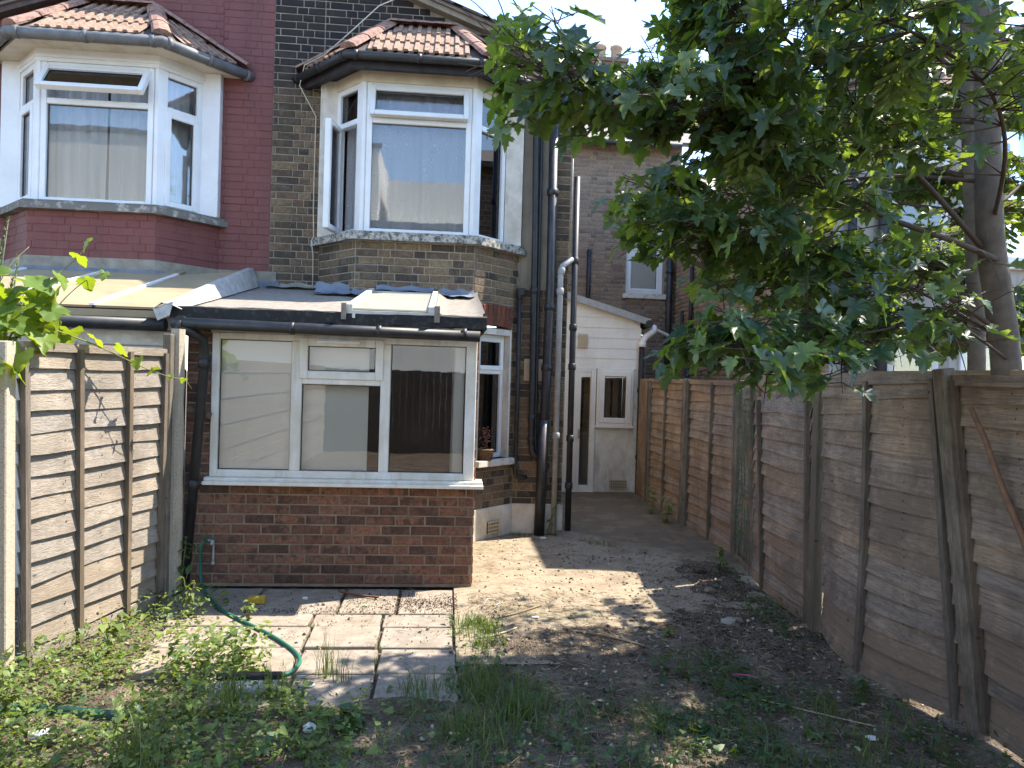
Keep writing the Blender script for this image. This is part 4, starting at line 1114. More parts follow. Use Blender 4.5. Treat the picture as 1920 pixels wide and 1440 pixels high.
# gutter and downpipe
gm_ = MB(); gm_.tube([(-1.96, 5.51, 1.950), (.235, 5.51, 1.925)], .040, 12)
for x in (-1.9, -1.12, -.50, .12): gm_.tube([(x - .015, 5.51, 1.938), (x + .015, 5.51, 1.938)], .045, 12); gm_.box(x - .012, x + .012, 5.50, 5.56, 1.93, 1.99)
gm_.build('gutter', 'black_plastic', ex)
pipe(ex, 'downpipe', [(-1.93, 5.50, 1.93), (-1.84, 5.53, 1.89), (-1.77, 5.60, 1.84), (-1.765, 5.64, 1.7), (-1.88, 5.66, .02)], .036, 'black_plastic', 12, [(3, .02), (3, .55)])
mb = MB(); mb.tube([(-1.90, 5.60, 1.95), (-1.90, 5.50, 1.955)], .05, 10); mb.build('gutter_end', 'black_plastic', ex)
# inside
im = MB()
im.box(-1.88, -.78, 6.95, 7.0, .02, 2.1); im.box(.05, .14, 6.9, 7.0, .02, 2.1); im.box(-1.82, -1.78, YE + .12, 7.0, .02, 2.0); im.box(-.78, .05, 6.95, 7.0, 1.95, 2.1); im.box(-.80, -.74, 6.90, 6.97, .02, 1.98)
im.box(-1.25, -1.2, 6.88, 6.95, .02, 2.0)
im.box(.085, .14, YE + .12, 7.0, .02, .8)
im.build('room_wall', 'interior_white', ex)
MB().box(-1.8, .13, YE + .12, 7.0, .0, .03).build('room_floor', 'interior_grey', ex)
MB().box(-.78, .05, 7.05, 7.1, .02, 1.95).build('room_opening_panel', 'interior_dark', ex)  # dark panel stands in for the unlit room beyond the opening
MB().box(-1.70, -1.16, YE + .06, YE + .063, .86, 1.90).build('pale_window_sheet', 'interior_white', ex)  # pale sheet added close behind the glass to brighten the left pane
MB().box(-1.13, -.60, YE + .10, YE + .103, .86, 1.90).build('pale_window_sheet', 'interior_white', ex)  # second pale sheet, added to brighten the centre panes
MB().box(.06, .14, YE + .10, YE + .103, .86, 1.90).build('pale_window_sheet', 'interior_white', ex)

# split batten fixed beside the frame
o = MB(T(-1.80, 5.70, 1.30) @ Matrix.Rotation(.30, 4, 'Y')).box(-.10, .07, -.02, .02, -.022, .022, .004).build('wood_offcut', 'wood_batten'); tag(o, 'short weathered wood offcut jutting from the downpipe beside the white window frame', 'wood offcut')

# ------------------------------------------------------------------ neighbour's lean-to (left)
nl = thing('neighbour_lean_to', 'white boarded lean-to with tan sheet roof behind the left fence', 'lean-to', (-3.1, 5.85, 0))
def nz(y): return 2.06 + (y - 5.6) * .26
for i, (x0, x1) in enumerate(((-4.6, -3.9), (-3.88, -3.22), (-3.20, -2.55), (-2.53, -1.99))):
    m_ = MB(); m_.slab([(x0, 5.6, nz(5.6)), (x1, 5.6, nz(5.6)), (x1, YB - .04 if x1 < -2.6 else YW - .06, nz(YB if x1 < -2.6 else YW)), (x0, YB - .04, nz(YB))], .016); m_.build('roof_sheet', 'tan_sheet', nl)
for x in (-3.89, -3.21, -2.54):
    m_ = MB(); v = [(x + a, y, nz(y) + h) for y in (5.58, YB - .04) for a in (-.018, .018) for h in (.004, .022)]
    m_.add(v, [(0, 1, 3, 2), (4, 6, 7, 5), (0, 4, 5, 1), (2, 3, 7, 6), (1, 5, 7, 3), (0, 2, 6, 4)]); m_.build('glazing_bar', 'white_upvc', nl)
m_ = MB(); m_.box(-4.6, -1.99, 5.60, 5.64, 1.985, 2.035); m_.build('fascia', 'tan_sheet', nl)
MB().tube([(-4.6, 5.56, 1.95), (-2.02, 5.56, 1.93)], .046, 10).build('gutter', 'black_plastic', nl)
m_ = MB(); m_.box(-4.6, -1.98, 5.68, 5.76, .0, 1.98); nlw = m_.build('wall', 'old_white_wood', nl)
for i in range(7):
    MB().box(-2.62, -1.99, 5.655, 5.68, 1.90 - i * .115, 2.008 - i * .115, .005).build('weatherboard', 'old_white_wood', nlw)
m_ = Window(nl, (0, 5.68, 0), 0, 'old_white_wood'); m_.border(-4.4, -2.68, .9, 1.80, .09, y0=-.025, y1=.0); m_.pane(-4.31, -2.77, .99, 1.71, -.012, 'glass'); m_.done()
# foil strip between the two roofs
n = 12; v = []
for i in range(n + 1):
    y = 5.50 + (YW - 5.56) * i / n; b_ = rd.uniform(-.008, .008)
    v += [(-2.09 + b_, y, nz(y) + .014), (-2.03, y, nz(y) + .05 + b_), (-1.97, y, max(rz(y), nz(y)) + .045), (-1.90 + b_, y, rz(y) + .012)]
m_ = MB(); m_.add(v, [(i * 4 + k, i * 4 + k + 1, i * 4 + k + 5, i * 4 + k + 4) for i in range(n) for k in range(3)], False)
m_.add([(-2.10, 5.52, nz(5.5) + .014), (-1.95, 5.5, 2.10), (-1.97, 5.49, 2.0), (-2.06, 5.51, 1.96)], [(0, 1, 2, 3)])
m_.build('foil_flashing', 'foil', nl)

# ------------------------------------------------------------------ white clad kitchen lean-to at the end of the passage
YK = 10.5
kt = thing('kitchen_lean_to', 'white clad lean-to with open glazed door at the end of the passage', 'lean-to', (2.0, YK, 0))
def kz(x): return 2.775 - (x - 1.84) * .285
m_ = MB()
xz_wall(m_, [(2.12, 0), (2.74, 0), (2.74, .97), (2.12, .97)], YK, .12)
m_.box(2.66, 2.74, YK, YK + .12, .97, 1.82); m_.box(2.64, 2.74, YK + .12, 13.4, 0, 2.45); m_.box(1.24, 1.34, YK, YK + .12, 0, 1.82)
kw = m_.build('wall', 'white_render', kt)
m_ = MB(); xz_wall(m_, [(1.24, 1.82), (2.74, 1.82), (2.74, kz(2.74) - .03), (1.24, kz(1.24) - .03)], YK + .012, .1); kc = m_.build('cladding', 'clad_white', kt)
z = 1.80
while z < 2.9:
    zt = z + .145; x1 = 2.755
    x1b = min(x1, 1.84 + (2.775 - .035 - zt) / .285)
    if x1b > 1.30:
        xb = min(x1, 1.84 + (2.775 - .035 - z) / .285)
        m_ = MB(); n4 = [(1.24, YK - .012, z), (xb, YK - .012, z), (x1b, YK - .002, zt), (1.24, YK - .002, zt)]
        m_.add(n4 + [(a, YK + .011, c) for a, b_, c in n4], [(0, 1, 2, 3), (0, 4, 5, 1), (1, 5, 6, 2), (2, 6, 7, 3), (3, 7, 4, 0)]); m_.build('cladding_board', 'clad_white', kc)
    z = zt
m_ = MB(); m_.slab([(1.24, YK - .10, kz(1.24) + .03), (2.86, YK - .10, kz(2.86) + .03), (2.86, 13.3, kz(2.86) + .03), (1.24, 13.3, kz(1.24) + .03)], .03); ro = m_.build('roof', 'felt', kt)
m_ = MB(); m_.slab([(1.24, YK - .105, kz(1.24) - .06), (2.865, YK - .105, kz(2.865) - .06), (2.865, YK - .105, kz(2.865) + .035), (1.24, YK - .105, kz(1.24) + .035)], .025); m_.build('bargeboard', 'grey_plastic', ro)
wn = Window(kt, (0, YK, 0), 0, 'clad_white', 'glass')
wn.border(2.13, 2.66, .99, 1.80, .05); wn.sash(2.165, 2.625, 1.025, 1.765, .075); wn.done()
MB().box(2.12, 2.67, YK - .06, YK, .955, .99, .004).build('window_sill', 'clad_white', kt)
dr = MB(); dr.box(2.05, 2.12, YK - .02, YK + .08, 0.02, 1.80, .005); dr.box(1.34, 1.41, YK - .02, YK + .08, .02, 1.80, .005); dr.box(1.41, 2.05, YK - .02, YK + .08, 1.74, 1.80, .005); dr.box(1.34, 2.12, YK - .05, YK + .08, -.01, .045, .005)
dfo = dr.build('door_frame', 'clad_white', kt)
Md = T(2.05, YK + .06, 0) @ RZ(R(-100)); dd = MB(Md)
for b_ in ((-.62, -.53, .05, 1.73), (-.09, 0, .05, 1.73), (-.53, -.09, .05, .16), (-.53, -.09, 1.63, 1.73)): dd.box(b_[0], b_[1], 0, .045, b_[2], b_[3], .005)
Md2 = T(1.84, YK - .02, 0) @ RZ(R(-78))
do = MB(T(1.86, YK - .03, 0) @ RZ(R(8)))
for b_ in ((0, .045, .05, 1.74), (.185, .24, .05, 1.74), (.045, .185, .05, .13), (.045, .185, 1.67, 1.74)): do.box(b_[0], b_[1], 0, .045, b_[2], b_[3], .004)
doo = do.build('door', 'clad_white', kt)
MB(T(1.86, YK - .03, 0) @ RZ(R(8))).box(.045, .185, .02, .026, .13, 1.67).build('pane', 'glass', doo)
MB(T(1.86, YK - .03, 0) @ RZ(R(8))).box(.015, .03, -.05, -.0, .80, .93, .003).build('handle', 'metal_grey', doo)
MB().box(1.41, 1.86, YK - .02, YK + .02, .05, 1.74).build('door_panel', 'clad_white', kt)
ki = MB(); ki.box(1.34, 2.66, 12.2, 12.25, 0, 2.4); ki.box(1.34, 2.66, YK + .15, 12.2, 2.3, 2.35); ki.box(1.30, 1.35, YK + .15, 12.2, 0, 2.3); ki.build('room_wall', 'interior_dark', kt)
o = MB().box(1.95, 2.62, 11.1, 12.2, .03, .80, .005).box(1.93, 2.63, 11.05, 12.2, .80, .84, .004).build('kitchen_unit', 'interior_white'); tag(o, 'white kitchen unit just inside the open glazed door', 'kitchen unit')
MB().box(2.36, 2.60, YK - .012, YK + .004, .09, .21).build('air_brick_backing', 'rubber_and_hole_dark', kt)  # solid dark panel, painted-in shade behind the air brick grid
ab = MB()
for i in range(8): ab.box(2.365 + i * .03, 2.377 + i * .03, YK - .022, YK - .01, .09, .21)
for i in range(4): ab.box(2.36, 2.60, YK - .024, YK - .01, .09 + i * .037, .102 + i * .037)
ab.build('air_brick', 'vent_cream', kt)
vb = MB(); vb.box(1.84, 1.98, YK - .03, YK - .013, 2.08, 2.28, .003)
for i in range(7): vb.box(1.85, 1.97, YK - .038, YK - .028, 2.095 + i * .026, 2.108 + i * .026)
vb.build('air_vent', 'vent_cream', kt)
pipe(kt, 'downpipe', [(2.95, YK + .05, 2.42), (2.94, YK + .0, 2.36), (2.80, YK - .06, 2.26), (2.76, YK - .06, 2.19), (2.755, YK - .06, 2.12)], .045, 'clad_white', 10, [(3, .5)])
pipe(kt, 'downpipe', [(2.755, YK - .06, 2.14), (2.76, YK - .06, .02)], .042, 'brown_plastic', 10, [(0, .3), (0, .75)])
MB().tube([(2.84, YK - .12, 2.45), (2.90, 13.3, 2.45)], .055, 10).build('gutter', 'black_plastic', kt)

# ------------------------------------------------------------------ main terrace behind (far)
YF = 13.5
fh = thing('terrace_house', 'tan brick house wall with tall sash window above the white lean-to', 'house', (2.7, YF, 0))
wo_ = [(3.22, 3.92, 3.24, 4.78), (3.02, 3.62, 0.0, 2.50)]
m_ = MB()
m_.box(1.24, 3.02, YF, YF + .2, 0, 6.0); m_.box(3.02, 3.22, YF, YF + .2, 2.5, 6.0); m_.box(3.22, 3.62, YF, YF + .2, 2.5, 3.24); m_.box(3.62, 3.92, YF, YF + .2, 0, 3.24); m_.box(3.22, 3.92, YF, YF + .2, 4.78, 6.0); m_.box(3.92, 4.2, YF, YF + .2, 0, 6.0)
fw = m_.build('wall', 'mortar_pale', fh)
br = Bricks(fw, 'tan_brick', .007, .011)
br.lay((1.24, YF), 0, 2.9, 1.6, 6.0, 'flemish', holes=[(a - 1.24 - .01, b_ - 1.24 + .01, c, d) for a, b_, c, d in wo_])
br.done(300)
ar = [copyobj('arch_brick', brick_mesh(i % 6, 'arch_brick'), (3.24 + i * .073, YF - .004, 4.89 + .02 * math.sin(math.pi * i / 9)), (0, math.pi / 2 + (i - 4.5) * .05, 0), (.215, .03, .066), fw) for i in range(10)]
wn = Window(fh, (0, YF + .09, 0), 0, 'white_upvc', 'glass_bay', 'white sash window with two panes and a stone sill')
wn.border(3.22, 3.92, 3.24, 4.78, .06); wn.bar(3.28, 3.86, 3.98, 4.05); wn.border(3.28, 3.86, 4.05, 4.72, .05, y0=-.05); wn.border(3.28, 3.86, 3.30, 3.98, .05)
wn.pane(3.33, 3.81, 4.10, 4.67, -.01); wn.pane(3.33, 3.81, 3.35, 3.93); wn.done()
MB().box(3.16, 3.98, YF - .06, YF + .1, 3.15, 3.24, .005).build('window_sill', 'white_sill', fh)
wn = Window(fh, (0, YF + .06, 0), 0, 'white_upvc', 'glass', 'white back door with a top light')
wn.border(3.02, 3.62, 0, 2.42, .05); wn.sash(3.06, 3.58, 1.92, 2.38, .06); wn.bar(3.07, 3.57, 1.84, 1.92); wn.sash(3.07, 3.57, .05, 1.86, .11); wn.done()
MB().box(2.98, 3.66, YF - .01, YF + .08, 2.42, 2.48, .004).build('door_head', 'cream_paint', fh)
MB().box(3.23, 3.91, YF + .16, YF + .18, 3.2, 4.8).build('pale_backing', 'interior_white', fh)  # pale sheet brightens the panes in place of reflected sky
pipe(fh, 'soil_pipe', [(4.02, YF - .08, 5.6), (4.02, YF - .08, .05)], .058, 'black_iron', 12, [(0, .35), (0, .62)])
pipe(fh, 'waste_pipe', [(2.52, YF - .04, 4.0), (2.52, YF - .04, 2.6)], .04, 'black_plastic', 10)
pipe(fh, 'cable', [(2.0, YF - .02, 5.5), (2.02, YF - .02, 4.0), (2.1, YF - .02, 3.75), (2.1, YF - .02, 3.1)], .012, 'black_plastic', 6)
m_ = MB(); m_.tube([(2.98, YF + .02, 4.86), (2.98, YF - .16, 4.84)], .085, 14, False); m_.tube([(2.98, YF - .158, 4.84), (2.98, YF - .16, 4.84)], .06, 14); m_.build('boiler_flue', 'vent_cream', fh)
m_ = MB(); m_.tube([(2.98, YF - .165, 4.84), (2.98, YF - .17, 4.84)], .055, 14); m_.build('flue_mouth_disc', 'rubber_and_hole_dark', fh)  # dark disc paints the shaded mouth of the flue
# slate roof and chimney
m_ = MB(); m_.slab([(-8, YF - .25, 5.95), (10, YF - .25, 5.95), (10, YF + 4.2, 8.75), (-8, YF + 4.2, 8.75)], .05); fr_ = m_.build('roof', 'slate', fh)
tm = bpy.data.meshes.new('slate'); _v = []
_m = MB(); _m.box(-.148, .148, 0, .42, 0, .014); tm.from_pydata(_m.v, [], _m.f); tm.materials.append(MT['slate'])
an = math.atan2(2.8, 4.45)
cnt = 0
for r_ in range(13):
    for i in range(9):
        x = 3.3 + i * .30 + (.15 if r_ % 2 else 0); y = r_ * .26
        o = bpy.data.objects.new('slate', tm); col.objects.link(o)
        o.matrix_world = T(x, YF - .27 + y * math.cos(an), 5.955 + y * math.sin(an)) @ Matrix.Rotation(an + .025, 4, 'X'); o.parent = fr_; o.matrix_parent_inverse = world_of(fr_).inverted()
MB().tube([(1.3, YF - .3, 5.9), (4.1, YF - .3, 5.9)], .055, 8).build('gutter', 'black_plastic', fh)
m_ = MB(); m_.box(2.62, 3.72, 16.2, 16.9, 7.8, 8.62); m_.box(2.57, 3.77, 16.15, 16.95, 8.62, 8.70); m_.build('chimney_stack', 'tan_brick', fh)
for x in (2.82, 3.20, 3.56):
    m_ = MB(); m_.tube([(x, 16.5, 8.68), (x, 16.5, 8.72), (x, 16.5, 9.0), (x, 16.5, 9.02), (x, 16.5, 9.07), (x, 16.5, 9.08)], [.14, .13, .115, .14, .14, .12], 14); m_.build('chimney_pot', 'terracotta', fh)
def aerial(x, y, z, s, ang, label):
    a = thing('tv_aerial', label, 'aerial', (x, y, z)); M = T(x, y, z)
    MB(M).tube([(0, 0, -.9), (0, 0, .12)], .014, 6).build('mast', 'metal_grey', a)
    M2 = T(x, y, z + .05) @ RZ(ang) @ Matrix.Rotation(-.12, 4, 'Y')
    m_ = MB(M2); m_.tube([(-.5 * s, 0, 0), (.6 * s, 0, 0)], .011, 6); m_.build('boom', 'metal_grey', a)
    m_ = MB(M2)
    for i in range(9): m_.tube([(-.1 * s + i * .08 * s, -.16 * s, 0), (-.1 * s + i * .08 * s, .16 * s, 0)], .006, 5)
    m_.build('director_rods', 'metal_grey', a)
    m_ = MB(M2)
    for i in range(5): m_.tube([(-.45 * s, -.22 * s, -.16 + i * .08), (-.45 * s, .22 * s, -.16 + i * .08)], .006, 5)
    m_.build('reflector', 'metal_grey', a)
aerial(1.72, 14.5, 7.55, 1.2, .3, 'wiry television aerial above the brown roof edge left of the maple')
aerial(3.95, 16.0, 8.75, 1.2, -.5, 'television aerial on the skyline right of the chimney pots')

# ------------------------------------------------------------------ next house to the right, behind the maple
XN = 4.14; XM = 2 * 2.69
nh = thing('rendered_house', 'grey rendered house with tan brick side wall behind the maple', 'house', (5.5, YW, 0))
m_ = MB(); m_.box(XN, XN + .2, YW + .02, YF, 0, 4.85); fwl = m_.build('side_wall', 'mortar_pale', nh)
br = Bricks(fwl, 'flank_brick', .007, .011)
br.lay((XN, YF), -math.pi / 2, YF - YW - .02, 1.3, 4.80, 'flemish')
br.done(300)
xr_ = 7.2
def gab(x): return 5.97 - .36 * abs(x - xr_)
m_ = MB()
a1, d1 = XM - .70, XM + 1.33
xz_wall(m_, [(XN - .004, 0), (a1, 0), (a1, gab(a1)), (XN - .004, gab(XN))], YW, .22)
xz_wall(m_, [(a1, 4.6), (d1, 4.6), (d1, gab(d1)), (a1, gab(a1))], YW, .22)
xz_wall(m_, [(d1, 0), (8.0, 0), (8.0, gab(8.0)), (xr_, gab(xr_)), (d1, gab(d1))], YW, .22)
m_.build('wall', 'grey_render', nh)
Pn = [(a1, YW), (XM - .225, YB), (XM + .91, YB), (d1, YW)]
def seg_(a, b_): return math.atan2(b_[1] - a[1], b_[0] - a[0]), math.hypot(b_[0] - a[0], b_[1] - a[1])
for i in range(3):
    an_, L = seg_(Pn[i], Pn[i + 1])
    m_ = MB(frame_matrix((*Pn[i], 0), an_))
    m_.box(0, L, 0, .15, 0, .75); m_.box(0, .10, 0, .15, .75, 2.15); m_.box(L - .10, L, 0, .15, .75, 2.15); m_.box(0, L, 0, .15, 2.15, 2.95); m_.box(0, .06, 0, .15, 2.95, 4.4); m_.box(L - .06, L, 0, .15, 2.95, 4.4); m_.box(0, L, 0, .15, 4.4, 4.62)
    m_.build('bay_wall', 'grey_render', nh)
    wn = Window(nh, (*Pn[i], 0), an_, 'white_upvc', 'glass_bay'); wn.border(.10, L - .10, .75, 2.15, .06); wn.bar(.16, L - .16, 1.66, 1.72); wn.pane(.16, L - .16, .81, 1.66); wn.pane(.16, L - .16, 1.72, 2.09); wn.done()
    wn = Window(nh, (*Pn[i], 0), an_, 'white_upvc', 'glass_bay'); wn.border(.06, L - .06, 2.97, 4.4, .06); wn.bar(.12, L - .12, 4.0, 4.06); wn.pane(.12, L - .12, 3.03, 4.0); wn.pane(.12, L - .12, 4.06, 4.34); wn.done()
    MB(frame_matrix((*Pn[i], 0), an_)).box(-.03, L + .03, -.06, .0, 2.90, 2.97).build('sill', 'white_sill', nh)
MB().prism([(Pn[0][0] - .2, YW), (Pn[1][0] - .12, YB - .2), (Pn[2][0] + .12, YB - .2), (Pn[3][0] + .2, YW)], 4.62, 4.70).build('bay_soffit', 'black_fascia', nh)
m_ = MB(); e = [(Pn[0][0] - .25, YW, 4.7), (Pn[1][0] - .12, YB - .22, 4.7), (Pn[2][0] + .12, YB - .22, 4.7), (Pn[3][0] + .25, YW, 4.7)]; t1, t2 = (Pn[1][0] + .15, YW, 5.27), (Pn[2][0] - .15, YW, 5.27)
m_.slab([e[1], e[2], t2, t1], .03); m_.slab([e[0], e[1], t1], .03); m_.slab([e[2], e[3], t2], .03); m_.build('bay_roof', 'roof_tile', nh)
m_ = MB(); m_.box(a1 + .1, d1 - .1, YW + .6, YW + .65, 0, 4.6); m_.box(a1, d1, YB + .3, YW + .6, 2.4, 2.5); m_.build('room_wall', 'interior_grey', nh)
m_ = MB(); m_.slab([(3.90, YW - .30, 4.80), (xr_, YW - .30, 5.99), (xr_, YF, 5.99), (3.90, YF, 4.80)], .05); m_.slab([(xr_, YW - .3, 5.99), (8.2, YW - .3, 5.63), (8.2, YF, 5.63), (xr_, YF, 5.99)], .05); m_.build('roof', 'slate', nh)
MB().tube([(3.98, YW - .2, 4.80), (3.98, YF, 4.80)], .055, 8).build('gutter', 'black_plastic', nh)
pipe(nh, 'downpipe', [(4.31, YW - .06, 4.7), (4.31, YW - .06, 0)], .045, 'black_plastic', 10, [(0, .4)])
pipe(nh, 'soil_pipe', [(4.66, YW - .07, 5.0), (4.66, YW - .07, 0)], .06, 'black_iron', 12, [(0, .5)])
pipe(nh, 'downpipe', [(XN - .06, 12.35, 3.6), (XN - .06, 12.35, 2.2)], .035, 'black_plastic', 10)
m_ = MB(); m_.tube([(XN - .09, 12.35, 1.95), (XN - .09, 12.35, 2.20), (XN - .09, 12.35, 2.22)], [.05, .12, .12], 4); m_.tube([(XN - .09, 12.35, 0), (XN - .09, 12.35, 1.97)], .04, 10); m_.build('hopper', 'black_plastic', nh)
pipe(nh, 'waste_pipe', [(XN - .06, 12.4, 2.30), (XN - .10, 12.37, 2.34), (3.75, 12.37, 2.40), (3.05, 12.3, 2.68), (2.9, 12.3, 2.70)], .032, 'white_pipe', 10, [(0, .5), (3, .5)])
pipe(nh, 'small_pipe', [(XN - .03, 12.9, 2.9), (XN - .03, 12.9, 2.2)], .03, 'black_plastic', 8)
MB().box(XN - .03, XN, 12.55, 12.65, 1.9, 2.08, .004).build('vent', 'vent_cream', nh)
lt = thing('floodlight', 'black floodlight on the tan brick side wall behind the maple leaves', 'floodlight', (XN - .1, 8.4, 2.2))
MB(T(XN - .14, 8.35, 2.24) @ Matrix.Rotation(.5, 4, 'X')).box(-.1, .1, -.06, .06, -.05, .07, .01).build('lamp_housing', 'black_plastic', lt)
MB(T(XN - .14, 8.35, 2.24) @ Matrix.Rotation(.5, 4, 'X')).box(-.085, .085, -.065, -.06, -.04, .06).build('lamp_glass', 'glass', lt)
MB().tube([(XN, 8.4, 2.2), (XN - .12, 8.38, 2.2)], .02, 8).build('bracket', 'black_plastic', lt)

# ------------------------------------------------------------------ what the windows reflect: the place behind the camera
wb = thing('white_building', 'white flat-roofed building that shows as a reflection in the bay windows', 'building', (-3, -11, 0))
m_ = MB(); m_.box(-14, 9, -16, -11, 0, 6.6); m_.box(-14, -2.6, -16, -12, 6.6, 9.6); m_.box(-2.3, 9, -16, -12.5, 6.6, 8.6); m_.build('wall', 'building_white', wb)
m_ = MB(); m_.box(-14.1, 9.1, -11.05, -10.85, 6.6, 6.8); m_.box(-14.1, -2.5, -12.1, -11.9, 9.6, 9.75); m_.build('coping', 'grey_gutter', wb)
for x in (-12, -9.2, -5.2, -1.5, 2.0, 5.5):
    MB().box(x, x + 1.3, -11.02, -10.97, 3.4, 5.2).build('window', 'interior_dark', wb)
# ------------------------------------------------------------------ fences
def fence_panel(label, BL, BR, TR, TL, nrm, nb, battens, m, bm='wood_batten', bow=None, rails=(True, True), group=None, seed=0, missing=(), top_t=.05, warp=.008):
    """overlap panel: bottom/top corners (near to far or far to near), nrm faces the viewer, battens = (u_bottom, u_top)"""
    BL, BR, TR, TL = map(Vector, (BL, BR, TR, TL)); N = Vector(nrm).normalized(); rd = random.Random(seed)
    root = thing('fence_panel', label, 'fence panel', tuple((BL + BR) / 2), group)
    def pos(u, h, out=0.0):
        p = (BL * (1 - u) + BR * u) * (1 - h) + (TL * (1 - u) + TR * u) * h
        if bow: p = p + N * bow(u, h)
        return p + N * out
    ns = 7
    for b in range(nb):
        if b in missing: continue
        h0 = b / nb - .015 if b else 0.0; h1 = (b + 1) / nb + .022 if b < nb - 1 else 1.0
        v = []; ph = rd.uniform(0, 6); am = rd.uniform(.2, 1) * warp; tilt = rd.uniform(-.003, .003)
        for i in range(ns + 1):
            u = i / ns
            e0 = (am * math.sin(ph + u * 7) + rd.uniform(-.002, .002)) / 1.7
            hb = h0 + (e0 if b else 0) + tilt * (u - .5); ob = .028 + .007 * math.sin(ph * 2 + u * 5); ot = .0
            v += [tuple(pos(u, hb, ob)), tuple(pos(u, h1, ot)), tuple(pos(u, h1, ot - .006)), tuple(pos(u, hb, ob - .008))]
        f = []
        for i in range(ns):
            a = i * 4
            for k in range(4): f.append((a + k, a + 4 + k, a + 4 + (k + 1) % 4, a + (k + 1) % 4))
        f += [(0, 1, 2, 3), (ns * 4 + 3, ns * 4 + 2, ns * 4 + 1, ns * 4)]
        mb = MB(); mb.add(v, f, False); mb.build('fence_board', m, root)
    U = (BR - BL).normalized()
    def bar(pts, wd, d0, d1, name='batten', mm=None, vert=True):
        """pts: list of (u, h); wd half width"""
        v = []
        for (u, h) in pts:
            c0, c1 = pos(u, h, d0), pos(u, h, d1)
            s_ = U if vert else Vector((0, 0, 1))
            v += [tuple(c0 - s_ * wd), tuple(c1 - s_ * wd), tuple(c1 + s_ * wd), tuple(c0 + s_ * wd)]
        n = len(pts); f = [(i * 4 + k, i * 4 + 4 + k, i * 4 + 4 + (k + 1) % 4, i * 4 + (k + 1) % 4) for i in range(n - 1) for k in range(4)]
        f += [(0, 1, 2, 3), (n * 4 - 1, n * 4 - 2, n * 4 - 3, n * 4 - 4)]
        mb = MB(); mb.add(v, f); mb.build(name, mm or bm, root)
    for (ub, ut) in battens:
        bar([(ub + (ut - ub) * t, .0 + t * .985) for t in (0, .25, .5, .75, 1)], .017, .02, .052)
    if rails[0]: bar([(u, 1.0 - .012) for u in (0, .25, .5, .75, 1)], top_t / 2, .0, .036, 'top_rail', m, False)
    if rails[1]: bar([(u, .022) for u in (0, .25, .5, .75, 1)], .035, .014, .034, 'gravel_board', m, False)
    nm = MB()
    for b in range(nb):
        if b in missing: continue
        for u in [.03, .26, .5, .75, .97]:
            for k in range(2):
                p = pos(min(max(u + rd.uniform(-.006, .006), .01), .99), (b + .3 + .4 * k) / nb, .030 - .016 * (.3 + .4 * k)); s_ = rd.uniform(.0025, .0045)
                nm.add([tuple(p + U * s_ + Vector((0, 0, s_))), tuple(p - U * s_ + Vector((0, 0, s_))), tuple(p - U * s_ * .8 - Vector((0, 0, s_ * rd.uniform(1, 4)))), tuple(p + U * s_ * .8 - Vector((0, 0, s_)))], [(0, 1, 2, 3)])
    if nb > 1: nm.build('nails', 'rust_nail', root, kind='stuff')
    return root, pos

def post(name, label, base, top, w_, d_, m, cat='fence post', group=None, rot=0.0, cham=.006):
    b, t = Vector(base), Vector(top); L = (t - b).length; z = (t - b).normalized()
    x = Vector((math.cos(rot), math.sin(rot), 0)); y = z.cross(x).normalized(); x = y.cross(z)
    M = Matrix((x, y, z)).transposed().to_4x4(); M.translation = b
    o = MB(M).box(-w_ / 2, w_ / 2, -d_ / 2, d_ / 2, -.1, L, cham).build(name, m)
    return tag(o, label, cat, group)

NL = (.97, -.22, 0)
fence_panel('sunlit tan overlap panel between the concrete post and the split post', (-2.205, 4.13, .02), (-1.935, 5.27, .02), (-1.925, 5.25, 1.75), (-2.245, 4.12, 1.74), NL, 15, [(.01, .01), (.345, .335), (.70, .69), (.985, .985)], 'wood_left', 'wood_batten', None, seed=1)
post('concrete_post', 'speckled concrete post at the left edge of the picture', (-2.25, 4.05, 0), (-2.285, 4.05, 1.74), .10, .09, 'concrete_post')
post('wooden_post', 'dark square wooden post beside the sunlit panel', (-1.905, 5.32, 0), (-1.915, 5.33, 1.86), .055, .07, 'wood_post')
# split bark-faced post
mb = MB(); rd = random.Random(5); n = 12; rings = []
for j in range(16):
    z = -.05 + 1.95 * j / 15; ring = []
    for k in range(n):
        t = 6.283 * k / n; r_ = .042 * (1 + .12 * math.sin(k * 2.1) + rd.uniform(-.09, .09)); ring.append((-1.865 + math.cos(t) * r_ - .02 * z / 1.9, 5.42 + math.sin(t) * r_, z))
    rings.append(ring)
v = [p for r_ in rings for p in r_]
mb.add(v, [(j * n + k, j * n + (k + 1) % n, (j + 1) * n + (k + 1) % n, (j + 1) * n + k) for j in range(15) for k in range(n)] + [tuple(15 * n + k for k in range(n))])
tag(mb.build('split_post', 'concrete_post'), 'rough split post with peeling bark next to the downpipe', 'fence post')
# boards between the post and the lean-to
m_ = thing('boarded_gap', 'narrow dark upright boards between the split post and the brick lean-to', 'fence', (-1.97, 5.55, 0))
for i in range(3): MB().box(-2.02 + i * .045, -1.98 + i * .045, 5.50 + i * .05, 5.53 + i * .05, 0, 1.72 - .05 * i, .003).build('board', 'wood_dark', m_)

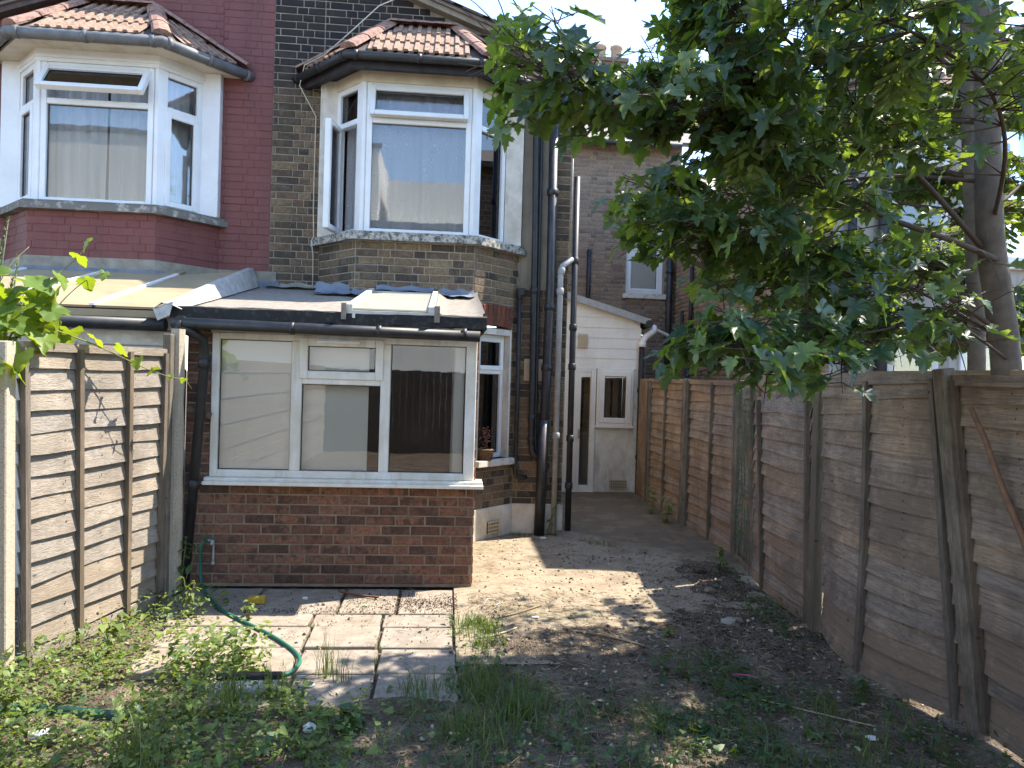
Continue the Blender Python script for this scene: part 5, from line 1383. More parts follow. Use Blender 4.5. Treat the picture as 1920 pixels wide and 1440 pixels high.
NR = (-1, 0, 0)
G1 = 'fence panels along the right side'
fence_panel('short reddish panel at the far end of the right fence by the brown downpipe', (2.735, 10.38, .03), (2.705, 9.66, .03), (2.70, 9.68, 1.67), (2.73, 10.40, 1.67), NR, 1, [(.97, .97)], 'wood_orange', rails=(False, False), seed=2, group=G1)
fence_panel('orange-brown overlap panel second from the far end of the right fence', (2.70, 9.60, .04), (2.735, 8.30, .04), (2.73, 8.27, 1.667), (2.70, 9.62, 1.67), NR, 16, [(.02, .02), (.48, .48), (.98, .98)], 'wood_orange', 'wood_post', seed=3, group=G1, warp=.012)
post('wooden_post', 'post between the two orange-brown panels of the right fence', (2.70, 8.22, 0), (2.70, 8.22, 1.68), .06, .075, 'wood_post')
fence_panel('orange-brown overlap panel left of the green netting', (2.735, 8.14, .03), (2.735, 6.72, .03), (2.72, 6.75, 1.66), (2.73, 8.16, 1.665), NR, 16, [(.02, .02), (.52, .55), (.98, .98)], 'wood_orange', 'wood_post', seed=4, group=G1, warp=.014)
post('wooden_post', 'post holding the edge of the green netting', (2.70, 6.66, 0), (2.69, 6.66, 1.67), .06, .075, 'wood_post')
fence_panel('grey-brown overlap panel with a jagged lower top next to the green netting', (2.63, 6.05, .02), (2.515, 4.84, .02), (2.50, 4.90, 1.555), (2.60, 6.06, 1.53), NR, 15, [(.30, .10), (.98, .98)], 'wood_right', bow=lambda u, h: .04 * math.sin(math.pi * u) * (1 - h), rails=(False, True), seed=5, group=G1, warp=.013)
fence_panel('narrow grey panel strip behind the green netting', (2.715, 6.60, .02), (2.64, 6.08, .02), (2.61, 6.10, 1.63), (2.70, 6.60, 1.65), NR, 15, [(.97, .93)], 'wood_right', rails=(False, True), seed=6, group=G1)
o = MB().box(2.60, 2.62, 5.45, 5.98, 1.48, 1.64, .003).build('scrap_board', 'wood_right'); tag(o, 'grey scrap board nailed across the jagged panel top', 'board')
post('wooden_post', 'upright post at the middle of the right fence where the bulging panel begins', (2.475, 4.75, 0), (2.485, 4.78, 1.68), .07, .075, 'wood_post')
fence_panel('large bulging grey-brown overlap panel of the right fence', (2.52, 4.68, .03), (2.575, 3.40, .03), (2.39, 3.42, 1.712), (2.485, 4.72, 1.68), NR, 17, [(.52, .475), (.975, .975)], 'wood_right', bow=lambda u, h: (.16 * (1 - h) ** 1.4) * math.sin(math.pi * u), seed=7, group=G1, warp=.011)
post('wooden_post', 'thick leaning post in front of the nearest right fence panel', (2.565, 3.32, 0), (2.362, 3.38, 1.735), .065, .085, 'wood_post')
fence_panel('nearest right fence panel with grey streaks at the picture edge', (2.60, 3.31, .03), (2.62, 1.75, .03), (2.43, 1.75, 1.69), (2.41, 3.37, 1.70), NR, 16, [(.03, .025), (.5, .5)], 'wood_right', bow=lambda u, h: .03 * math.sin(math.pi * u), seed=8, group=G1, warp=.012)
post('nail_washer', 'round pale washer nailed at the top of the bulging panel batten', (2.43, 4.10, 1.655), (2.405, 4.10, 1.655), .035, .035, 'paper_white', 'washer', cham=.012)
# rail of the neighbour's own fence showing behind
nf = thing('backing_fence', 'pale new timber rail peeking over the right fence behind', 'fence', (2.85, 5.2, 0))
MB().box(2.83, 2.87, 3.3, 4.85, 1.66, 1.745, .004).build('rail', 'wood_pale', nf); MB().box(2.83, 2.87, 4.9, 6.9, 1.60, 1.735, .004).build('rail', 'wood_pale', nf)
for y in (3.5, 4.7, 5.6, 6.6): MB().box(2.87, 2.93, y, y + .06, 0, 1.66).build('post', 'wood_pale', nf)
# netting
mb = MB(); rd = random.Random(9)
for i in range(9):
    y = 6.60 - i * .06; mb.tube([(2.66 - .008 * i + rd.uniform(-.01, .01), y + rd.uniform(-.02, .02), z) for z in np.linspace(.1, 1.6, 9)], .003, 4)
for j in range(30):
    z = .1 + j * .05; mb.tube([(2.66 - .008 * i + rd.uniform(-.012, .012), 6.60 - i * .06, z + rd.uniform(-.012, .012)) for i in range(9)], .0025, 4)
tag(mb.build('plastic_net', 'net_green'), 'green plastic garden netting hung on the right fence', 'netting')
o = MB().tube([(2.33, 3.14, 1.56), (2.36, 3.08, 1.42), (2.39, 3.02, 1.24), (2.43, 2.93, 1.02), (2.47, 2.88, .8)], [.010, .012, .013, .014, .013], 8).build('stick', 'stick_wood'); tag(o, 'thin reddish-brown stick leaning on the nearest right fence panel', 'stick')
# fences out of frame that the windows reflect
rf_ = thing('rear_fence', 'dark rear fence that shows as a reflection in the lean-to window', 'fence', (0, -4, 0))
for i in range(40): MB().box(-2.6 + i * .1375, -2.465 + i * .1375, -4.0, -3.98, 0, 1.7 + (i % 3) * .01).build('fence_board', 'wood_dark', rf_)
lf_ = thing('side_fence', 'tan side fence behind the viewpoint, reflected in the lean-to window', 'fence', (-2.45, 0, 0))
for i in range(12): MB().box(-2.50 + (i % 2) * .012, -2.48 + (i % 2) * .012, -4.0, 3.95, i * .145, i * .145 + .15).build('fence_board', 'wood_left', lf_)

# ------------------------------------------------------------------ maple on the right
TREE = thing('maple_tree', 'maple with grey trunks, broad dark leaves and seed bunches over the right fence', 'tree', (2.9, 3.6, 0))
def smooth(pts, k=4):
    pts = [Vector(p) for p in pts]; out = []
    for i in range(len(pts) - 1):
        p0, p1, p2, p3 = pts[max(i - 1, 0)], pts[i], pts[i + 1], pts[min(i + 2, len(pts) - 1)]
        for j in range(k):
            t = j / k; out.append(.5 * ((2 * p1) + (p2 - p0) * t + (2 * p0 - 5 * p1 + 4 * p2 - p3) * t * t + (3 * p1 - p0 - 3 * p2 + p3) * t ** 3))
    out.append(pts[-1]); return out
def limb(name, pts, r0, r1, m, n=10):
    s_ = smooth(pts); k = len(s_) - 1
    MB().tube(s_, [r0 + (r1 - r0) * i / k for i in range(k + 1)], n).build(name, m, TREE); return s_
limb('trunk', [(2.93, 3.62, -.1), (2.89, 3.6, .8), (2.86, 3.6, 1.75), (2.75, 3.6, 2.4), (2.71, 3.6, 3.0), (2.68, 3.6, 3.7), (2.74, 3.65, 5.0), (2.7, 3.6, 6.6)], .08, .045, 'bark', 16)
limb('trunk', [(3.16, 4.25, -.1), (3.15, 4.2, 1.7), (3.06, 4.2, 3.0), (3.0, 4.2, 4.2), (3.1, 4.3, 6.0)], .055, .03, 'bark', 12)
limb('trunk', [(3.38, 3.0, -.1), (3.36, 3.0, 1.7), (3.28, 3.05, 3.2), (3.3, 3.1, 5.6)], .07, .03, 'bark', 12)
MAIN = [
    ([(2.75, 3.55, 2.30), (2.40, 3.42, 2.36), (1.98, 3.3, 2.433), (1.636, 3.2, 2.556), (1.362, 3.1, 2.648), (1.043, 3.0, 2.735), (.725, 2.9, 2.761), (.454, 2.85, 2.75), (.24, 2.85, 2.86)], .032, .006),
    ([(2.72, 3.6, 2.35), (2.35, 3.5, 2.62), (2.013, 3.4, 2.836), (1.72, 3.3, 3.039), (1.448, 3.2, 3.163), (1.24, 3.1, 3.24)], .03, .006),
    ([(2.80, 3.6, 1.95), (2.45, 3.5, 2.10), (2.17, 3.4, 2.122), (1.743, 3.3, 2.086), (1.528, 3.2, 2.17), (1.258, 3.15, 2.298), (1.02, 3.15, 2.32)], .028, .005),
    ([(2.82, 3.55, 1.80), (2.40, 3.35, 1.95), (2.158, 3.2, 1.94), (1.75, 3.05, 1.86), (1.40, 2.95, 1.80), (1.10, 2.85, 1.80)], .016, .004),
    ([(2.70, 3.6, 3.3), (2.1, 3.4, 3.5), (1.5, 3.2, 3.6), (1.15, 3.05, 3.45), (1.08, 3.0, 3.1), (1.117, 3.0, 2.9)], .028, .005),
    ([(3.05, 4.2, 2.9), (2.6, 4.4, 3.1), (2.1, 4.5, 3.3), (1.6, 4.5, 3.45), (1.15, 4.4, 3.45)], .03, .006),
    ([(3.08, 4.2, 2.2), (2.75, 4.6, 2.4), (2.5, 5.0, 2.55), (2.25, 5.2, 2.6), (2.05, 5.3, 2.55)], .026, .005),
    ([(3.0, 4.2, 3.8), (2.3, 4.0, 4.2), (1.6, 3.8, 4.4), (1.1, 3.6, 4.45)], .03, .006),
    ([(2.7, 3.6, 4.3), (2.0, 3.2, 4.7), (1.5, 2.9, 4.8), (1.1, 2.7, 4.7)], .03, .006),
    ([(3.3, 3.05, 3.2), (2.8, 2.7, 3.6), (2.2, 2.5, 3.9), (1.6, 2.3, 4.0)], .028, .006),
    ([(3.3, 3.05, 2.6), (2.95, 2.9, 2.75), (2.6, 2.75, 2.9), (2.2, 2.65, 3.0)], .012, .005),
    ([(2.85, 3.7, 2.6), (3.3, 3.9, 2.9), (3.8, 4.0, 3.1)], .02, .006),
    ([(3.05, 4.2, 2.6), (3.5, 4.5, 2.8), (4.0, 4.7, 2.9)], .026, .006),
    ([(2.72, 3.6, 3.0), (2.45, 4.1, 3.2), (2.2, 4.6, 3.4), (1.9, 4.9, 3.5)], .026, .006),
    ([(2.76, 3.6, 2.5), (2.5, 3.2, 2.7), (2.2, 2.9, 2.85), (1.8, 2.7, 2.95), (1.4, 2.6, 3.0)], .024, .005),
    ([(2.74, 3.6, 2.7), (2.3, 3.75, 2.75), (1.9, 3.85, 2.7), (1.5, 3.9, 2.65), (1.15, 3.85, 2.60)], .024, .005),
    ([(2.85, 3.62, 1.9), (2.5, 3.9, 2.2), (2.1, 4.05, 2.35), (1.75, 4.1, 2.35)], .02, .005),
    ([(2.7, 3.6, 5.3), (2.2, 3.7, 5.6), (1.8, 3.7, 5.7)], .03, .006),
    ([(3.1, 4.2, 2.3), (3.3, 4.8, 2.5), (3.5, 5.4, 2.6), (3.7, 6.0, 2.6)], .022, .005),
    ([(3.1, 4.2, 3.1), (3.2, 4.8, 3.4), (3.3, 5.4, 3.6), (3.4, 6.0, 3.6)], .022, .005),
    ([(3.0, 4.2, 2.7), (2.8, 4.8, 2.9), (2.75, 5.4, 3.1), (2.8, 6.0, 3.2)], .022, .005),
    ([(3.08, 4.2, 1.9), (3.0, 4.7, 2.1), (3.0, 5.3, 2.15), (3.1, 5.9, 2.1)], .02, .005),
    ([(3.0, 4.2, 3.5), (3.1, 4.7, 3.9), (3.3, 5.2, 4.2), (3.6, 5.6, 4.3)], .022, .005),
    ([(3.2, 4.6, 2.2), (3.6, 5.2, 2.5), (4.0, 5.8, 2.8), (4.3, 6.2, 3.0)], .022, .005),
    ([(3.2, 4.6, 3.2), (3.7, 5.0, 3.6), (4.1, 5.4, 3.9), (4.5, 5.8, 4.1)], .022, .005),
    ([(3.2, 4.4, 4.0), (3.5, 5.0, 4.4), (3.6, 5.6, 4.6), (3.4, 6.2, 4.7)], .022, .005),
    ([(3.1, 4.2, 2.2), (3.15, 4.5, 2.4), (3.2, 4.8, 2.5), (3.3, 5.1, 2.5)], .02, .005),
    ([(3.08, 4.2, 2.8), (3.2, 4.5, 3.0), (3.3, 4.8, 3.1), (3.45, 5.0, 3.1)], .02, .005),
    ([(3.05, 4.2, 3.4), (3.2, 4.6, 3.6), (3.35, 4.9, 3.7), (3.5, 5.2, 3.7)], .02, .005),
    ([(3.1, 4.2, 1.85), (3.3, 4.4, 2.0), (3.5, 4.6, 2.1), (3.7, 4.9, 2.1)], .02, .005),
    ([(3.0, 4.2, 3.0), (2.85, 4.4, 3.2), (2.7, 4.6, 3.3), (2.55, 4.7, 3.3)], .02, .005),
    ([(3.02, 4.2, 3.9), (2.9, 4.4, 4.1), (2.7, 4.6, 4.2), (2.5, 4.7, 4.2)], .02, .005),
    ([(3.1, 4.2, 2.0), (3.6, 4.5, 2.2), (4.1, 4.8, 2.3), (4.6, 5.0, 2.3)], .02, .005),
    ([(3.0, 4.2, 3.3), (2.7, 4.6, 3.4), (2.5, 4.9, 3.5), (2.4, 5.1, 3.5)], .022, .005),
    ([(3.1, 4.3, 5.4), (2.7, 4.2, 5.8), (2.3, 4.1, 5.9)], .03, .006),
    ([(3.3, 3.1, 4.6), (2.6, 2.7, 5.2), (2.0, 2.4, 5.4)], .03, .006),
]
rd = random.Random(21)
LEAVES, TW = [], MB(); SEEDS = []
def leafy_twig(p, d, L, n, big=1.0):
    d = d.normalized(); pts = [p]; q = p.copy(); dd = d.copy()
    for i in range(5):
        dd = (dd + Vector((rd.uniform(-.12, .12), rd.uniform(-.12, .12), rd.uniform(-.16, .06)))).normalized(); q = q + dd * (L / 5); pts.append(q.copy())
    TW.tube(pts, [.004, .0036, .003, .0026, .002, .0015], 5, False)
    for k in range(n):
        t = .25 + .75 * (k // 2 + 1) / (n // 2 + 1); i = min(int(t * 5), 4); a = pts[i].lerp(pts[i + 1], t * 5 - i)
        sd = 1 if k % 2 else -1; yaw0 = math.atan2(dd.y, dd.x)
        ya = yaw0 + sd * rd.uniform(.5, 1.4) if t < .98 else yaw0 + rd.uniform(-.3, .3)
        pl = rd.uniform(.04, .10); tip = a + Vector((math.cos(ya) * pl, math.sin(ya) * pl, rd.uniform(-.03, .04)))
        if tip.z < 1.62 or (tip.x < .9 and tip.z < 2.05 and tip.y < 3.4): continue
        if tip.x < .16 or (tip.x > 2.25 and tip.y < 3.72 and tip.x < 3.05 and rd.random() < .93) or (tip.x > 1.95 and tip.y < 3.2 and rd.random() < .6): continue
        if tip.y - .24 * tip.z > 4.3 and -1.8 < tip.x - .63 * tip.z < 1.2 and rd.random() < .95: continue
        TW.tube([a, tip], .0022, 4, False)
        LEAVES.append((tip, ya - math.pi / 2, rd.uniform(-1.15, -.15), rd.gauss(0, .35), rd.uniform(.05, .125) * big))
for (pts, r0, r1) in MAIN:
    s_ = limb('branch', pts, r0 * .5, r1 * .7, 'twig', 8)
    k = len(s_)
    for i in range(2, k):
        t = i / k
        for c in range(3 if t < .3 else 6):
            if rd.random() < (.25 if t < .25 else .82):
                d = (s_[min(i + 1, k - 1)] - s_[i - 1]).normalized(); sd = Vector((-d.y, d.x, 0)) * rd.choice((-1, 1))
                leafy_twig(s_[i], d * rd.uniform(.2, .8) + sd * rd.uniform(.2, 1) + Vector((0, 0, rd.uniform(-.35, .4))), rd.uniform(.18, .5), rd.choice((4, 6, 6, 8)))
    leafy_twig(s_[-1], (s_[-1] - s_[-3]), .3, 8)
    if rd.random() < .95:
        for c in range(rd.choice((1, 1, 2))): SEEDS.append(s_[rd.randrange(k // 2, k - 1)] + Vector((rd.uniform(-.12, .12), rd.uniform(-.12, .12), -.05)))
TW.build('twigs', 'twig', TREE, kind='stuff')
LV = [leaf_shape('maple', i) for i in range(8)]
LME = [leaf_me('maple', i, 'maple_leaf') for i in range(8)]
def rank(L):
    q_ = CAMI @ L[0]
    if q_.z > -.2 or abs(q_.x / q_.z) > .72 or abs(q_.y / q_.z) > .55: return 0
    return L[4] ** 2 / q_.z ** 2
LEAVES.sort(key=rank, reverse=True)
for i, L in enumerate(LEAVES[:300]):
    M = leaf_mat(*L); o = bpy.data.objects.new('leaf', LME[i % 8]); col.objects.link(o)
    o.matrix_world = M; adopt(o, TREE)
o = scatter('foliage', LV, [(i % 8, leaf_mat(*L)) for i, L in enumerate(LEAVES[300:])], 'maple_leaf', TREE, True); o['kind'] = 'stuff'
# winged seed bunches
def seed_bunch(p):
    mb = MB(); r2 = random.Random(int(p.x * 999)); mb.tube([p + Vector((0, 0, .06)), p + Vector((.01, 0, -.16))], .002, 4, False)
    for i in range(26):
        z = -.02 - .17 * i / 26; a = r2.uniform(0, 6.28); wd = .02 + .035 * math.sin(math.pi * i / 26)
        c = p + Vector((math.cos(a) * wd, math.sin(a) * wd, z))
        for sg in (-1, 1):
            u = Vector((math.cos(a + sg * 1.0), math.sin(a + sg * 1.0), -.75 + r2.uniform(-.2, .2))).normalized(); v_ = u.cross(Vector((math.cos(a), math.sin(a), .2))).normalized()
            n_ = u.cross(v_)
            b0 = len(mb.v)
            mb.add([tuple(c), tuple(c + u * .018 + v_ * .011 + n_ * .004), tuple(c + u * .06 + v_ * .014), tuple(c + u * .07), tuple(c + u * .055 - v_ * .009), tuple(c + u * .018 - v_ * .009 + n_ * .004)], [(0, 1, 5), (1, 2, 4, 5), (2, 3, 4)], True)
    mb.build('seed_bunch', 'seed_green', TREE)
for p in [(.52, 2.8, 2.55), (.80, 2.85, 2.60), (1.0, 2.95, 2.62), (1.05, 3.0, 2.9), (1.15, 2.98, 2.85), (1.2, 3.0, 2.75), (1.30, 3.05, 2.6), (1.38, 3.05, 3.0), (1.5, 3.15, 2.95), (1.52, 3.1, 2.35), (1.25, 3.0, 2.45), (.92, 2.9, 2.5), (1.7, 3.2, 2.8), (1.08, 2.9, 2.2)]: SEEDS.append(Vector(p))
for p in SEEDS[:30]:
    if p.z > 1.8 and p.x > .45: seed_bunch(p)
# upper crown, above the picture: it shades the yard
up = []
for i in range(1900):
    a, b_, c = rng.normal(size=3); s_ = rng.random() ** .33 / math.sqrt(a * a + b_ * b_ + c * c)
    p = Vector((2.95 + a * s_ * 1.9, 3.75 + b_ * s_ * 1.75, 5.3 + c * s_ * 1.35))
    q_ = CAMI @ p
    if q_.z < -.2 and abs(q_.x / q_.z) < .72 and abs(q_.y / q_.z) < .53 and rng.random() < .5: continue
    if p.y - .24 * p.z > 3.9 and p.x - .63 * p.z < 1.6 and rng.random() < .9: continue
    up.append((p, rng.uniform(0, 6.28), rng.uniform(-1, 0), rng.normal() * .3, rng.uniform(.08, .135)))
o = scatter('upper_foliage', LV, [(i % 8, leaf_mat(*L)) for i, L in enumerate(up)], 'maple_leaf', TREE, True); o['kind'] = 'stuff'

# ------------------------------------------------------------------ vine and rosemary at the left
vt = thing('grape_vine', 'bright green grape vine trailing over the left fence', 'vine', (-2.35, 4.3, 1.2))
VME = [leaf_me('vine', i, 'vine_leaf') for i in range(6)]
vr = random.Random(31)
def vleaf(p, s, yaw=None, pitch=None):
    o = bpy.data.objects.new('leaf', VME[vr.randrange(6)]); col.objects.link(o)
    o.matrix_world = leaf_mat(p, vr.uniform(0, 6.28) if yaw is None else yaw, vr.uniform(-1.0, .1) if pitch is None else pitch, vr.gauss(0, .4), s); adopt(o, vt)
stems = [([(-2.45, 4.2, 1.3), (-2.38, 4.25, 1.7), (-2.28, 4.3, 1.95), (-2.20, 4.4, 2.12), (-2.14, 4.5, 2.24), (-2.08, 4.55, 2.36)], .006),
         ([(-2.40, 4.2, 1.6), (-2.25, 4.25, 1.82), (-2.10, 4.45, 1.78), (-1.98, 4.65, 1.70), (-1.86, 4.8, 1.62), (-1.75, 4.9, 1.57), (-1.69, 5.0, 1.55), (-1.66, 5.05, 1.49)], .005),
         ([(-2.45, 4.1, 1.5), (-2.36, 4.05, 1.85), (-2.30, 4.1, 2.10), (-2.24, 4.2, 2.25)], .005),
         ([(-2.2, 4.28, 1.84), (-2.12, 4.35, 2.0), (-2.03, 4.42, 2.12), (-1.97, 4.5, 2.17)], .004)]
for (pts, r_) in stems:
    s_ = smooth(pts, 5); n = len(s_); MB().tube(s_, [r_ * (1 - .7 * i / n) for i in range(n)], 6).build('stem', 'stem_green', vt)
for i in range(46):
    t = vr.random(); vleaf((-2.38 + vr.uniform(-.15, .24), 4.05 + vr.uniform(0, .4), 1.70 + vr.uniform(0, .45)), vr.uniform(.10, .19))
for p, s in [((-2.20, 4.35, 2.10), .13), ((-2.12, 4.45, 2.26), .11), ((-2.08, 4.55, 2.36), .09), ((-2.05, 4.4, 2.12), .10), ((-1.98, 4.5, 2.17), .06), ((-2.12, 4.4, 1.83), .14), ((-2.04, 4.5, 1.80), .11), ((-1.96, 4.62, 1.75), .10), ((-1.88, 4.75, 1.68), .09), ((-1.80, 4.85, 1.62), .08), ((-1.74, 4.92, 1.58), .05), ((-1.69, 5.0, 1.56), .05), ((-2.15, 4.3, 1.95), .16), ((-2.27, 4.05, 1.66), .2), ((-2.20, 4.1, 1.70), .19), ((-2.30, 4.0, 1.62), .2)]:
    vleaf(p, s, None, vr.uniform(-.9, -.2))
rs = thing('rosemary_bush', 'grey-green rosemary sprigs at the left edge above the fence', 'shrub', (-2.75, 4.7, .8))
for (x, y, z) in ((-2.60, 4.6, 2.42), (-2.55, 4.62, 2.2), (-2.64, 4.6, 2.3), (-2.58, 4.62, 2.08), (-2.50, 4.6, 2.05)):
    mb = MB(); b0 = Vector((x - .1, y, z - .75)); t0 = Vector((x + .03, y, z + .05)); mb.tube([b0, b0.lerp(t0, .5) + Vector((.02, 0, 0)), t0], [.006, .005, .003], 5)
    for i in range(150):
        t = vr.random(); c = b0.lerp(t0, t); a = vr.uniform(0, 6.28); L = vr.uniform(.025, .04) * (1.1 - .4 * t); d = Vector((math.cos(a), math.sin(a), 1.1)).normalized(); sd = d.cross(Vector((0, 0, 1))).normalized() * .003
        mb.add([tuple(c - sd), tuple(c + sd), tuple(c + d * L + sd * .5), tuple(c + d * L - sd * .5)], [(0, 1, 2, 3)])
    mb.build('sprig', 'rosemary', rs)
# ------------------------------------------------------------------ weeds, grass, litter
OV = [leaf_shape('oval', i) for i in range(4)] + [leaf_shape('heart', i) for i in range(4)]
def gh(x, y):
    h = float(ground_h(x, y))
    if -1.9 < x < .12 and 3.67 < y < 5.66: h = max(h, .012)
    if .1 < x < 2.6 and y > 4.7: h = max(h, .0)
    return h
def fx(y): return -2.235 + (y - 4.0) * .25
def weed_d(x, y):
    n = float(fbm(x * 2.4 + 3, y * 2.4 + 9)); d = x - fx(y); v = 0
    if 0 < d < .62 * (1.1 - .28 * max(0, y - 4.0)) + .25 * (n - .45) and y < 5.35: v = max(v, .9)
    if y < 3.85 and d > 0: v = max(v, (.95 if x < -.35 else .22) * (1 if n > .43 else .15))
    if (x + 1.16) ** 2 + ((y - 4.12) * 1.2) ** 2 < .23 ** 2 * (1 + n): v = max(v, .95)
    if (x + 1.34) ** 2 + ((y - 4.42) * 1.2) ** 2 < .16 ** 2 * (1 + n): v = max(v, .6)
    if .75 < x < 1.75 and 2.9 < y < 3.85 + .3 * n: v = max(v, .7 if n > .485 else .06)
    if 1.2 < x < 1.75 and 4.0 < y < 4.35: v = max(v, .5 if n > .45 else .05)
    if x > 1.9 and y < 4.2: v = max(v, .22 if n > .5 else .03)
    if 2.15 < x < 2.6 and 4.2 < y < 6.6: v = max(v, .55 if n > .5 else .08)
    if abs(x - .22) < .18 and 3.6 < y < 5.0: v = max(v, .35)
    if y > 3.1 and -.35 < x < .75 and y < 3.7: v = max(v, .25)
    return v
wr = random.Random(41); wl_, wd_ = [], []
for i in range(42000):
    x, y = wr.uniform(-2.3, 2.55), wr.choice((wr.uniform(2.6, 4.2), wr.uniform(3.0, 5.4), wr.uniform(3.0, 6.6)))
    dn = weed_d(x, y)
    if wr.random() > dn: continue
    mound = .15 if (x + 1.16) ** 2 + (y - 4.12) ** 2 < .07 else (.10 if x < -1.0 else .06)
    heart = (x + 1.16) ** 2 + (y - 4.12) ** 2 < .1 or wr.random() < .3
    p = (x, y, gh(x, y) + wr.random() ** 1.5 * mound * (1 + .5 * (dn > .8)) + .008)
    s = wr.uniform(.022, .055) if heart and wr.random() < .6 else wr.uniform(.012, .030)
    it = ((4 + wr.randrange(4)) if heart else wr.randrange(4), leaf_mat(p, wr.uniform(0, 6.28), wr.uniform(-.7, .55), wr.gauss(0, .4), s))
    (wl_ if x < -.2 and wr.random() < .75 else wd_).append(it)
tag(scatter('weed_cover', OV, wl_, 'weed_leaf', None, True), 'low bright green weeds spreading from the left fence over the slabs', 'weeds', None, 'stuff')
tag(scatter('weed_undergrowth', OV, wd_, 'weed_dark', None, True), 'low darker green weeds over the shaded foreground soil', 'weeds', None, 'stuff')
# upright weed stalks near the left fence
def stalk_plant(x, y, h, n, s, label, m='weed_leaf', kind='oval', name='weed_plant', spread=.5, flower=False, stems=1):
    b = thing(name, label, 'weed', (x, y, gh(x, y))); z0 = gh(x, y); pr = random.Random(int(x * 1000) + int(y * 77)); mes = [leaf_me(kind, 50 + i, m) for i in range(3)]
    for q in range(stems):
        a = pr.uniform(0, 6.28); lean = pr.uniform(.05, .35) * h * (1 if stems > 1 else .5); tx, ty = x + math.cos(a) * lean, y + math.sin(a) * lean
        pts = smooth([(x, y, z0), (x + (tx - x) * .4, y + (ty - y) * .4, z0 + h * .5), (tx, ty, z0 + h * pr.uniform(.8, 1.0))]); MB().tube(pts, [.004 * (1 - .6 * i / len(pts)) for i in range(len(pts))], 5).build('stem', 'stem_green', b)
        for k in range(n):
            c = pts[int((k + 1) / n * (len(pts) - 1))]; o = bpy.data.objects.new('leaf', mes[k % 3]); col.objects.link(o)
            o.matrix_world = leaf_mat(c, k * 2.4 + pr.uniform(-.4, .4), pr.uniform(-.5, .35) * spread * 2, pr.gauss(0, .25), s * pr.uniform(.7, 1.15)); adopt(o, b)
    return b
stalk_plant(-.40, 3.42, .10, 12, .085, 'low broad-leaved dock plant beside the grass in the foreground', 'weed_dark', 'oval', 'dock_plant', .4, False, 3)
stalk_plant(-1.86, 4.40, .22, 6, .085, 'tall bindweed sprout with round leaves against the left fence', kind='heart', stems=2)
stalk_plant(-1.62, 4.98, .26, 7, .06, 'leafy weed sprout near the far end of the left fence', stems=3)
stalk_plant(-1.82, 5.42, .45, 9, .07, 'bushy weed at the foot of the downpipe by the split post', 'weed_dark', stems=5)
stalk_plant(-1.23, 4.93, .14, 6, .045, 'yellowish sprout growing beside the green hose', stems=3)
stalk_plant(2.52, 8.25, .34, 7, .085, 'sprouting sapling against the far orange-brown fence panel', stems=3)
stalk_plant(2.50, 8.75, .40, 7, .07, 'wispy green shoots at the foot of the far fence panels', stems=3)
stalk_plant(2.42, 6.3, .20, 8, .055, 'small weed clump under the green netting', stems=4)
stalk_plant(1.08, 7.66, .36, 8, .05, 'thin weed growing between the black and grey pipes at the plinth', stems=2)
stalk_plant(1.45, 4.62, .06, 8, .06, 'small bright sprig on bare soil in the dappled light', stems=1)
stalk_plant(-1.95, 3.55, .25, 8, .05, 'feathery weed at the lower left corner', stems=4)
stalk_plant(1.25, 3.35, .05, 7, .075, 'flat broad-leaved weed on the shaded soil at the lower right', 'weed_dark', stems=2)
stalk_plant(2.22, 3.72, .12, 7, .06, 'small weed at the foot of the bulging fence panel', 'weed_dark', stems=3)

# grass blades
gr = np.random.default_rng(5)
V, Fq = [], []; o_ = 0
def blade(x, y, h, lean, a, wd):
    global o_
    z = gh(x, y); dx, dy = math.cos(a), math.sin(a); px_, py_ = -dy * wd, dx * wd
    pts = []
    for t, wk in ((0, 1), (.4, .85), (.75, .5), (1, .05)):
        l = lean * t * t; pts.append(((x + dx * l + px_ * wk, y + dy * l + py_ * wk, z + h * (t - .25 * t * t * lean / max(h, .01))), (x + dx * l - px_ * wk, y + dy * l - py_ * wk, z + h * (t - .25 * t * t * lean / max(h, .01)))))
    for p, q in pts: V.extend([p, q])
    for i in range(3):
        k = o_ + i * 2; Fq.extend([(k, k + 1, k + 3), (k, k + 3, k + 2)])
    o_ += 8
def tuft(cx, cy, n, r, h, lean=.6):
    for i in range(n):
        a = gr.uniform(0, 6.28); q = r * math.sqrt(gr.random()); hh = h * gr.uniform(.5, 1.15)
        blade(cx + math.cos(a) * q, cy + math.sin(a) * q, hh, hh * gr.uniform(.1, lean), gr.uniform(0, 6.28), gr.uniform(.0012, .0028))
for i in range(26): tuft(.28 + gr.normal() * .22, 3.58 + gr.normal() * .16, 44, .10, .13, 1.1)
for i in range(24): tuft(.2 + gr.normal() * .07, gr.uniform(3.7, 5.0), 22, .07, .09)
for i in range(45): tuft(gr.uniform(-1.9, 2.4), gr.uniform(2.7, 3.6), 18, .10, .09, 1.2)
for i in range(16): tuft(1.25 + gr.normal() * .3, 3.5 + gr.normal() * .3, 22, .09, .09)
for i in range(7): tuft(.26 + gr.normal() * .08, 4.85 + gr.normal() * .08, 36, .06, .08)
tuft(-.60, 4.02, 40, .05, .24, .5); tuft(-.50, 3.95, 24, .05, .2, .5); tuft(-.78, 3.75, 40, .07, .2, .6); tuft(-1.0, 3.75, 30, .05, .22, .4); tuft(-.98, 3.58, 50, .06, .2, .6); tuft(-1.25, 3.15, 60, .09, .22, .6); tuft(-1.1, 3.0, 50, .1, .2, .6)
for i in range(12): tuft(1.5 + gr.uniform(-.2, .9), 3.1 + gr.uniform(-.2, .5), 18, .08, .10)
for i in range(8): tuft(1.55 + gr.normal() * .12, 4.2 + gr.normal() * .1, 16, .06, .05)
